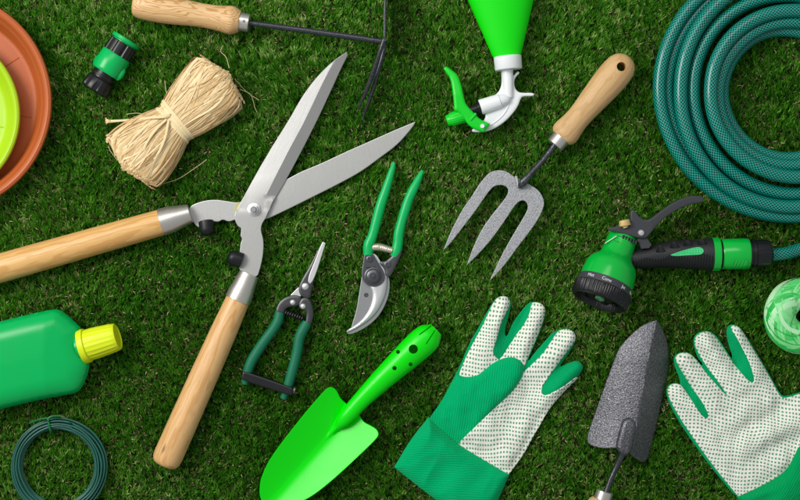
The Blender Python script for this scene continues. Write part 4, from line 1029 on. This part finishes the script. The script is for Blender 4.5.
# ---- gloves
def glove(label, outline, palm, fingers, Cp, zbase, dotm, seed, extra_fn=None, cuff=None, cuffmat=None, cx=0, cy=0, thumb=None, thumbfn=None, cuffz=None):
    T = Thing('work_glove', label, 'glove', cx, cy, 16, 6)
    ol = np.array(chaikin(outline, 2))
    def H(x, y):
        P = np.stack([x, y], 1); d = seg_dist(P, ol); ins = inside(P, ol)
        d = np.where(ins, d, 0)
        h = 7.5*(1-np.exp(-d/7.0))
        for (a, b, ra, rb, hh) in fingers:
            a = np.array(a, float); b = np.array(b, float); ab = b-a; t = np.clip(((P-a)@ab)/(ab@ab), 0, 1)
            dist = np.hypot(*(P-(a+t[:, None]*ab)).T); r_ = ra+(rb-ra)*t
            fade = np.clip((1-t)*4.0, 0, 1)
            cap = (hh+2.4)*np.clip(1-(dist/(r_*1.08))**2, 0, 1)**0.75*np.clip(1.15-t**2, 0, 1)
            cap = cap*np.where(((P-b)@ab) > 0, np.clip(1-((P-b)@ab)/np.linalg.norm(ab)/0.25, 0, 1), 1)
            h = smax(h, cap, 4.5)-0.6
        w = nz(x, y, 0.035, seed)*3.6+nz(x, y, 0.10, seed+3)*1.0+nz(x*1.6, y*.7, 0.07, seed+9)*1.0
        e = np.clip(d/8, 0, 1)
        h = h+w*e
        if extra_fn is not None: h = h+extra_fn(x, y)*e
        return h
    po = np.array(chaikin(palm, 2)); a2_ = np.sum(po[:, 0]*np.roll(po[:, 1], -1)-np.roll(po[:, 0], -1)*po[:, 1])
    tn = np.roll(po, -1, 0)-np.roll(po, 1, 0); tn /= np.linalg.norm(tn, axis=1)[:, None]
    po = po+np.stack([tn[:, 1], -tn[:, 0]], 1)*(0.75 if a2_ > 0 else -0.75); palm = [tuple(p) for p in po]
    def BZ(x, y, d):
        Q = np.stack([x, y], 1); dp = seg_dist(Q, po)*inside(Q, po)
        return zbase+2+H(x, y)-1.6*np.clip(dp/1.6, 0, 1)
    M().field(outline, BZ, flat(zbase), step=1.7, bevel=.6).build('glove_back', CLOTH_G, T, sharp=None)
    def PZ(x, y, d): return zbase+2.5+H(x, y)+0.45*np.exp(-((d-1.2)/1.0)**2)+0.25*nz(x, y, .5, seed)
    M().field(palm, PZ, lambda x, y, d: zbase+1.0+H(x, y)*.9, step=1.5, bevel=.45, n=0).build('palm', dotm, T, sharp=None)
    if thumb:
        def TZ(x, y, d):
            return zbase+2.3+H(x, y)*0.9+thumbfn(x, y, d)
        M().field(thumb, TZ, lambda x, y, d: zbase+1.4+H(x, y)*.85, step=1.5, bevel=.5).build('thumb', CLOTH_T, T, sharp=None)
    if cuff:
        CR = [palm[1] if 0 else (cuff[0][0], cuff[0][1]), (sum(p[0] for p in cuff)/len(cuff), sum(p[1] for p in cuff)/len(cuff))]
        def CZ(x, y, d):
            w = nz(x, y, 0.03, seed+5)*4.0+4.5*(1-2.2*np.abs(nz(x+y*.9, y*.5-x*.4, 0.035, seed+8)))*np.exp(-seg_dist(np.stack([x, y], 1), CR, False)/26)
            return zbase+3.2+7.5*(1-np.exp(-d/6.0))+w*np.clip(d/8, 0, 1)-(0 if cuffz is None else cuffz(x, y))
        M().field(cuff, CZ, flat(zbase-.2), step=1.6, bevel=.7).build('cuff', cuffmat, T, sharp=None)
    return T
out1 = [(509, 475), (459, 446), (429, 420), (441, 404), (450, 387), (460, 368), (470, 344), (480, 327), (487, 314), (494, 302), (499, 297.6), (506, 297), (511, 301), (511, 310), (508, 320), (505.6, 328), (505, 337), (508, 337), (512, 325.6), (519, 315.6), (526, 307), (531, 302.8), (538, 303.2), (544, 306.6), (545.8, 313),
        (543.4, 324), (538, 338), (533.4, 349), (528.4, 359.6), (529, 362), (534, 354.6), (544, 343.4), (553, 333.4), (560, 330.2), (568, 329.2), (574.4, 333), (575.8, 340), (573, 348), (566, 358), (560, 366), (561, 367.6), (569, 363.6), (577, 361), (582, 364.6), (582.6, 370), (576.6, 378.6), (564, 390), (553.4, 403), (546.6, 413), (540, 425), (532, 439), (524, 454), (516, 465)]
palm1 = [(508.6, 474, 1), (458.4, 444, 1), (470, 432), (490, 412), (508, 396), (515, 378), (500, 367), (490, 372), (476, 377.4), (460, 379, 1), (460.4, 374), (468, 356), (476, 341), (483.4, 327.6), (490, 313), (495.4, 302), (500, 298.2), (506, 298), (509.6, 301.6), (508, 309), (503, 317), (498.6, 328), (496, 340), (492.4, 350), (492.6, 354.6), (497.6, 361), (501.6, 360), (512, 344), (519, 333),
         (524.6, 326), (529.6, 316), (531.6, 309), (531.8, 304.4), (538, 304), (543.4, 307.4), (544.6, 313), (542, 323), (537, 336), (531, 350), (525.4, 362), (522, 371), (524, 373), (530, 368), (540, 358), (546, 351), (552.4, 341.6), (557, 334.6), (561.4, 331), (568, 330.4), (573.6, 334), (574.6, 340), (571, 346), (563, 356), (555, 367), (547, 378), (541, 387), (540.4, 394),
         (545, 397), (556, 391), (567, 384.6), (575, 378.4), (578, 378), (564, 390.6), (553.4, 403), (546.2, 413), (539.6, 425), (531.4, 439), (523.4, 454), (515.4, 465)]
thumb1 = [(429.4, 419.6, 1), (441.6, 404), (450.6, 387), (458, 374), (463, 377.6), (476, 376.4), (483, 371.6), (491, 365), (500, 359.8), (509, 357.6), (517, 358.6), (523, 363.6), (524.4, 371), (520.4, 381.4), (508.4, 396), (490.4, 412), (470.6, 432), (459, 444.4, 1)]
TA, TB = np.array((440., 425.)), np.array((512., 370.))
def thumbf(x, y, d):
    P = np.stack([x, y], 1); ab = TB-TA; t = ((P-TA)@ab)/(ab@ab); lt = np.abs((P[:, 0]-TA[0])*ab[1]-(P[:, 1]-TA[1])*ab[0])/np.linalg.norm(ab)
    return 5.5*np.clip((t-.15)/.4, 0, 1)*(1-np.exp(-d/3.5))+0.9
def fold1(x, y): return 2.4*np.sin((x*0.8+y*0.5)*0.16)*np.exp(-((x-520)/40)**2)
cuff1 = [(429.4, 417.6, 1), (412, 439), (395, 467.6, 1), (436, 500), (484, 535, 1), (498, 501), (510, 474.4, 1), (490, 463.6), (459, 444.4), (443, 430)]
f1 = [((503, 304), (478, 362), 9, 12, 9), ((538, 310), (512, 366), 9, 12, 9), ((568, 337), (524, 392), 9, 12, 9), ((577, 368), (535, 408), 7, 11, 7.5)]
T1 = glove('green glove with white dotted palm, thumb folded over, at bottom centre', out1, palm1, f1, None, 6.5, DOT1, 2.3, fold1, cuff1, CLOTH_C, 487, 400, thumb1, thumbf)
out2 = [(740, 500), (727, 485), (710, 464), (694, 442), (680.6, 422), (671, 404), (667.8, 392), (671, 385.4), (678, 383.6), (682.6, 386.6), (682, 380), (677.6, 370), (675, 360), (679, 354.4), (689, 352.6), (697, 358.6), (703.6, 367.4), (705, 365), (700, 360), (696.4, 350), (695, 340), (699, 334), (709, 331.4), (717, 335.6), (725.4, 347.4), (733.6, 361), (734.4, 357), (730, 345), (727.8, 333),
        (730, 326.6), (736, 325.4), (742, 329), (749.6, 340), (759.4, 356), (771, 376), (779, 391), (784, 397.4), (791, 396.4), (800, 393.6), (828, 386), (842, 388), (849, 397), (842, 411), (822, 428), (808, 442), (798, 458), (790, 472), (770, 490)]
palm2 = [(740, 496, 1), (729, 483), (712, 461.4), (696.4, 439.6), (682.6, 419), (673, 402), (669.6, 392), (672, 386.6), (678, 385), (683, 387), (688, 394.4), (695, 406), (701, 415), (706, 419.6), (709.6, 419.4), (710.4, 414.6), (704, 402), (695, 389.6), (686, 375.6), (679, 364), (677.4, 358.6), (681, 355), (689, 354), (697, 360.6), (707, 374.6), (718, 387.6), (726, 396), (731.4, 399.6, 1), (723.6, 387.6), (712, 371.6), (702.6, 357.6), (697.8, 348),
         (696.4, 341), (700.4, 335), (709, 333), (715.4, 337), (723.4, 348.4), (733.6, 364), (744.4, 378), (750.6, 384), (755.6, 382.6), (753.4, 374), (749.4, 361.6), (742.6, 348), (737, 338), (732.6, 331), (732.6, 328), (736, 327), (741, 330.4), (748, 341), (757.6, 357), (769.6, 377.4), (779, 395), (783.6, 400), (792, 398.6), (800, 395.6), (828, 388), (841, 390), (846.4, 397), (839.6, 410), (820, 426.4), (806, 441), (796, 456), (788.6, 468), (778.4, 477), (760, 487)]
cuff2 = [(738, 497, 1), (760, 487), (778, 477.4), (787, 468.6), (793, 457), (800, 446), (812, 437, 1), (835, 462), (866, 505, 1), (820, 540), (779, 560, 1), (757, 526)]
f2 = [((679, 393), (722, 440), 9, 13, 8), ((686, 362), (735, 425), 10, 13, 9), ((706, 342), (756, 412), 10, 14, 9.5), ((736, 334), (772, 402), 8, 12, 8), ((838, 398), (785, 432), 15, 22, 8)]
def fold2(x, y): return 3.2*np.sin((x*0.55+y*1.0)*0.17)*np.exp(-((x-765)/38)**2-((y-430)/32)**2)
T2 = glove('green glove with white dotted palm lying open with spread fingers at bottom right', out2, palm2, f2, None, 6.5, DOT2, 8.1, fold2, cuff2, CLOTH_C2, 745, 430)

# ================================================================== the turf
def turf():
    dg = bpy.context.evaluated_depsgraph_get(); dg.update()
    VV = []; FF = []; n = 0
    for o in sc.objects:
        if o.type != 'MESH' or o.name == 'ground': continue
        mw = np.array(o.matrix_world); me = o.data; c = np.empty(len(me.vertices)*3, np.float32); me.vertices.foreach_get('co', c)
        c = c.reshape(-1, 3); w = c@mw[:3, :3].T+mw[:3, 3]
        VV.append(w/S); FF += [tuple(i+n for i in p.vertices) for p in me.polygons]; n += len(c)
    VV = np.vstack(VV); bvh = BVHTree.FromPolygons(VV.tolist(), FF)
    # world/S coordinates
    X0, X1, Y0, Y1, st = -530, 530, -350, 350, 1.5
    gx = np.arange(X0, X1, st); gy = np.arange(Y0, Y1, st); Hm = np.full((len(gy), len(gx)), 99.0)
    up = Vector((0, 0, 1))
    for j, y in enumerate(gy):
        for i, x in enumerate(gx):
            h = bvh.ray_cast(Vector((x, y, -1)), up, 60)
            if h[0] is not None: Hm[j, i] = h[0].z
    # widen the footprints by a cell
    Hd = Hm.copy()
    for a, b in ((1, 0), (-1, 0), (0, 1), (0, -1)): Hd = np.minimum(Hd, np.roll(Hm, (a, b), (0, 1)))
    def lim(x, y, G_=Hd):
        i = np.clip(((x-X0)/st).astype(int), 0, len(gx)-1); j = np.clip(((y-Y0)/st).astype(int), 0, len(gy)-1); return G_[j, i]
    rg = np.random.RandomState(4)
    # tufts
    gp_ = 4.6; tx, ty = np.meshgrid(np.arange(X0, X1, gp_), np.arange(Y0, Y1, gp_)); tx = tx.ravel()+rg.uniform(-2.2, 2.2, tx.size); ty = ty.ravel()+rg.uniform(-2.2, 2.2, ty.size)
    nb = 17; K = len(tx)*nb
    x = np.repeat(tx, nb)+rg.normal(0, 1.2, K); y = np.repeat(ty, nb)+rg.normal(0, 1.5, K)
    tl_ang = np.array([noise.noise(Vector((a*.012, b*.012, 1.7)))+0.8*noise.noise(Vector((a*.05, b*.05, 9.7))) for a, b in zip(tx, ty)])
    base_ang = math.pi/2+0.05+np.repeat(tl_ang*0.6, nb)
    ang = base_ang+rg.normal(0, 0.44, K)
    L = rg.uniform(6.0, 9.8, K)*(1+0.15*np.repeat(rg.normal(0, 1, len(tx)), nb)).clip(.6, 1.4)
    lean = np.clip(rg.normal(0.58, 0.22, K), 0.05, 1.1)              # from vertical
    w = rg.uniform(0.75, 1.35, K)
    dx, dy = np.cos(ang), np.sin(ang)
    def blade(x, y, L, lean, w, curl=0.45, z0=0.3):
        mx = x+dx*np.sin(lean*.6)*L*.55; my = y+dy*np.sin(lean*.6)*L*.55; mz = z0+np.cos(lean*.6)*L*.55
        l2 = lean+curl; tx_ = mx+dx*np.sin(l2)*L*.45; ty_ = my+dy*np.sin(l2)*L*.45; tz_ = mz+np.cos(l2)*L*.45
        l1, lm, lt = lim(x, y), lim(mx, my), lim(tx_, ty_)
        q = np.minimum(np.minimum(l1, lm), lt)-0.6
        f = np.minimum(1, np.maximum(q, .5)/np.maximum(tz_, .1)); mz = mz*f; tz_ = tz_*f
        th = rg.uniform(-0.9, 0.9, len(x))                            # blade facing, turned about its own axis
        px, py = -dy, dx
        ca, sa = np.cos(th), np.sin(th)
        ax_, ay_, az_ = px*ca-dx*sa*np.cos(lean), py*ca-dy*sa*np.cos(lean), sa*np.sin(lean)*f
        h = w/2
        v = np.stack([np.stack([x-ax_*h*.9, y-ay_*h*.9, z0-az_*h*.9], 1), np.stack([x+ax_*h*.9, y+ay_*h*.9, z0+az_*h*.9], 1),
                      np.stack([mx+ax_*h, my+ay_*h, mz+az_*h], 1), np.stack([mx-ax_*h, my-ay_*h, mz-az_*h], 1), np.stack([tx_, ty_, tz_], 1)], 1)
        return v
    curl = rg.uniform(0.05, 0.7, K)
    V = blade(x, y, L, lean, w, curl)
    rnd = np.clip(0.5+0.20*np.repeat(rg.normal(0, 1, len(tx)), nb)+rg.normal(0, .2, K), 0, 1)
    big = np.array([noise.noise(Vector((a*.006, b*.006, 4.7))) for a, b in zip(tx, ty)]); rnd = np.clip(rnd+np.repeat(big, nb)*.25, 0, 1)
    def mk(name, V, rnd, mat, label, cat):
        n = len(V); co = (V.reshape(-1, 3)*S).astype(np.float32)
        me = bpy.data.meshes.new(name); me.vertices.add(n*5); me.vertices.foreach_set('co', co.ravel())
        b = np.arange(n)*5
        loops = np.stack([b, b+1, b+2, b+3, b+3, b+2, b+4], 1).ravel().astype(np.int32)
        me.loops.add(n*7); me.loops.foreach_set('vertex_index', loops)
        st_ = np.stack([np.arange(n)*7, np.arange(n)*7+4], 1).ravel().astype(np.int32)
        me.polygons.add(n*2); me.polygons.foreach_set('loop_start', st_); me.update(calc_edges=True)
        a = me.attributes.new('rnd', 'FLOAT', 'POINT'); a.data.foreach_set('value', np.repeat(rnd, 5).astype(np.float32))
        me.materials.append(mat); o = bpy.data.objects.new(name, me); sc.collection.objects.link(o)
        o['kind'] = 'stuff'; o['label'] = label; o['category'] = cat; return o
    t = NT('turf_blade'); r = t.attr('rnd')
    c = t.ramp(r, [(0.0, lin((46, 104, 20))), (0.35, lin((66, 138, 26))), (0.65, lin((90, 166, 36))), (0.92, lin((128, 194, 62))), (1.0, lin((196, 220, 132)))])
    t.set(c, 0.38, 0.0, None, None, 0.35)
    tr = t.new('ShaderNodeBsdfTranslucent'); t.link(c, tr.inputs[0]); mx = t.new('ShaderNodeMixShader'); mx.inputs[0].default_value = 0.36
    t.link(t.b.outputs[0], mx.inputs[1]); t.link(tr.outputs[0], mx.inputs[2]); t.link(mx.outputs[0], t.out.inputs[0])
    mk('artificial_grass', V, rnd, t.m, 'short upright artificial grass under all the tools', 'grass')
    # curly straw coloured thatch between the tufts
    K2 = 75000; cl = np.array([0.0])
    x = rg.uniform(X0, X1, K2*2); y = rg.uniform(Y0, Y1, K2*2)
    den = np.array([noise.noise(Vector((a*.03, b*.03, 2.2))) for a, b in zip(x, y)]); keep = den > rg.uniform(-.45, .45, K2*2); x, y = x[keep], y[keep]; K2 = len(x)
    ang = rg.uniform(0, 2*math.pi, K2); dx, dy = np.cos(ang), np.sin(ang)
    V2 = blade(x, y, rg.uniform(2.5, 6, K2), rg.uniform(0.7, 1.4, K2), rg.uniform(.35, .75, K2), rg.uniform(-.4, .5, K2), z0=rg.uniform(1.0, 6.0, K2).clip(.3)*np.where(lim(x, y) < 20, .3, 1))
    t = NT('thatch_fibre'); r = t.attr('rnd')
    c = t.ramp(r, [(0.0, lin((78, 70, 44))), (0.7, lin((116, 104, 70))), (1.0, lin((206, 188, 140)))]); t.set(c, .6, 0, None, None, .3)
    mk('thatch', V2, rg.uniform(0, 1, K2), t.m, 'curled straw coloured fibres between the grass blades', 'thatch')
turf()
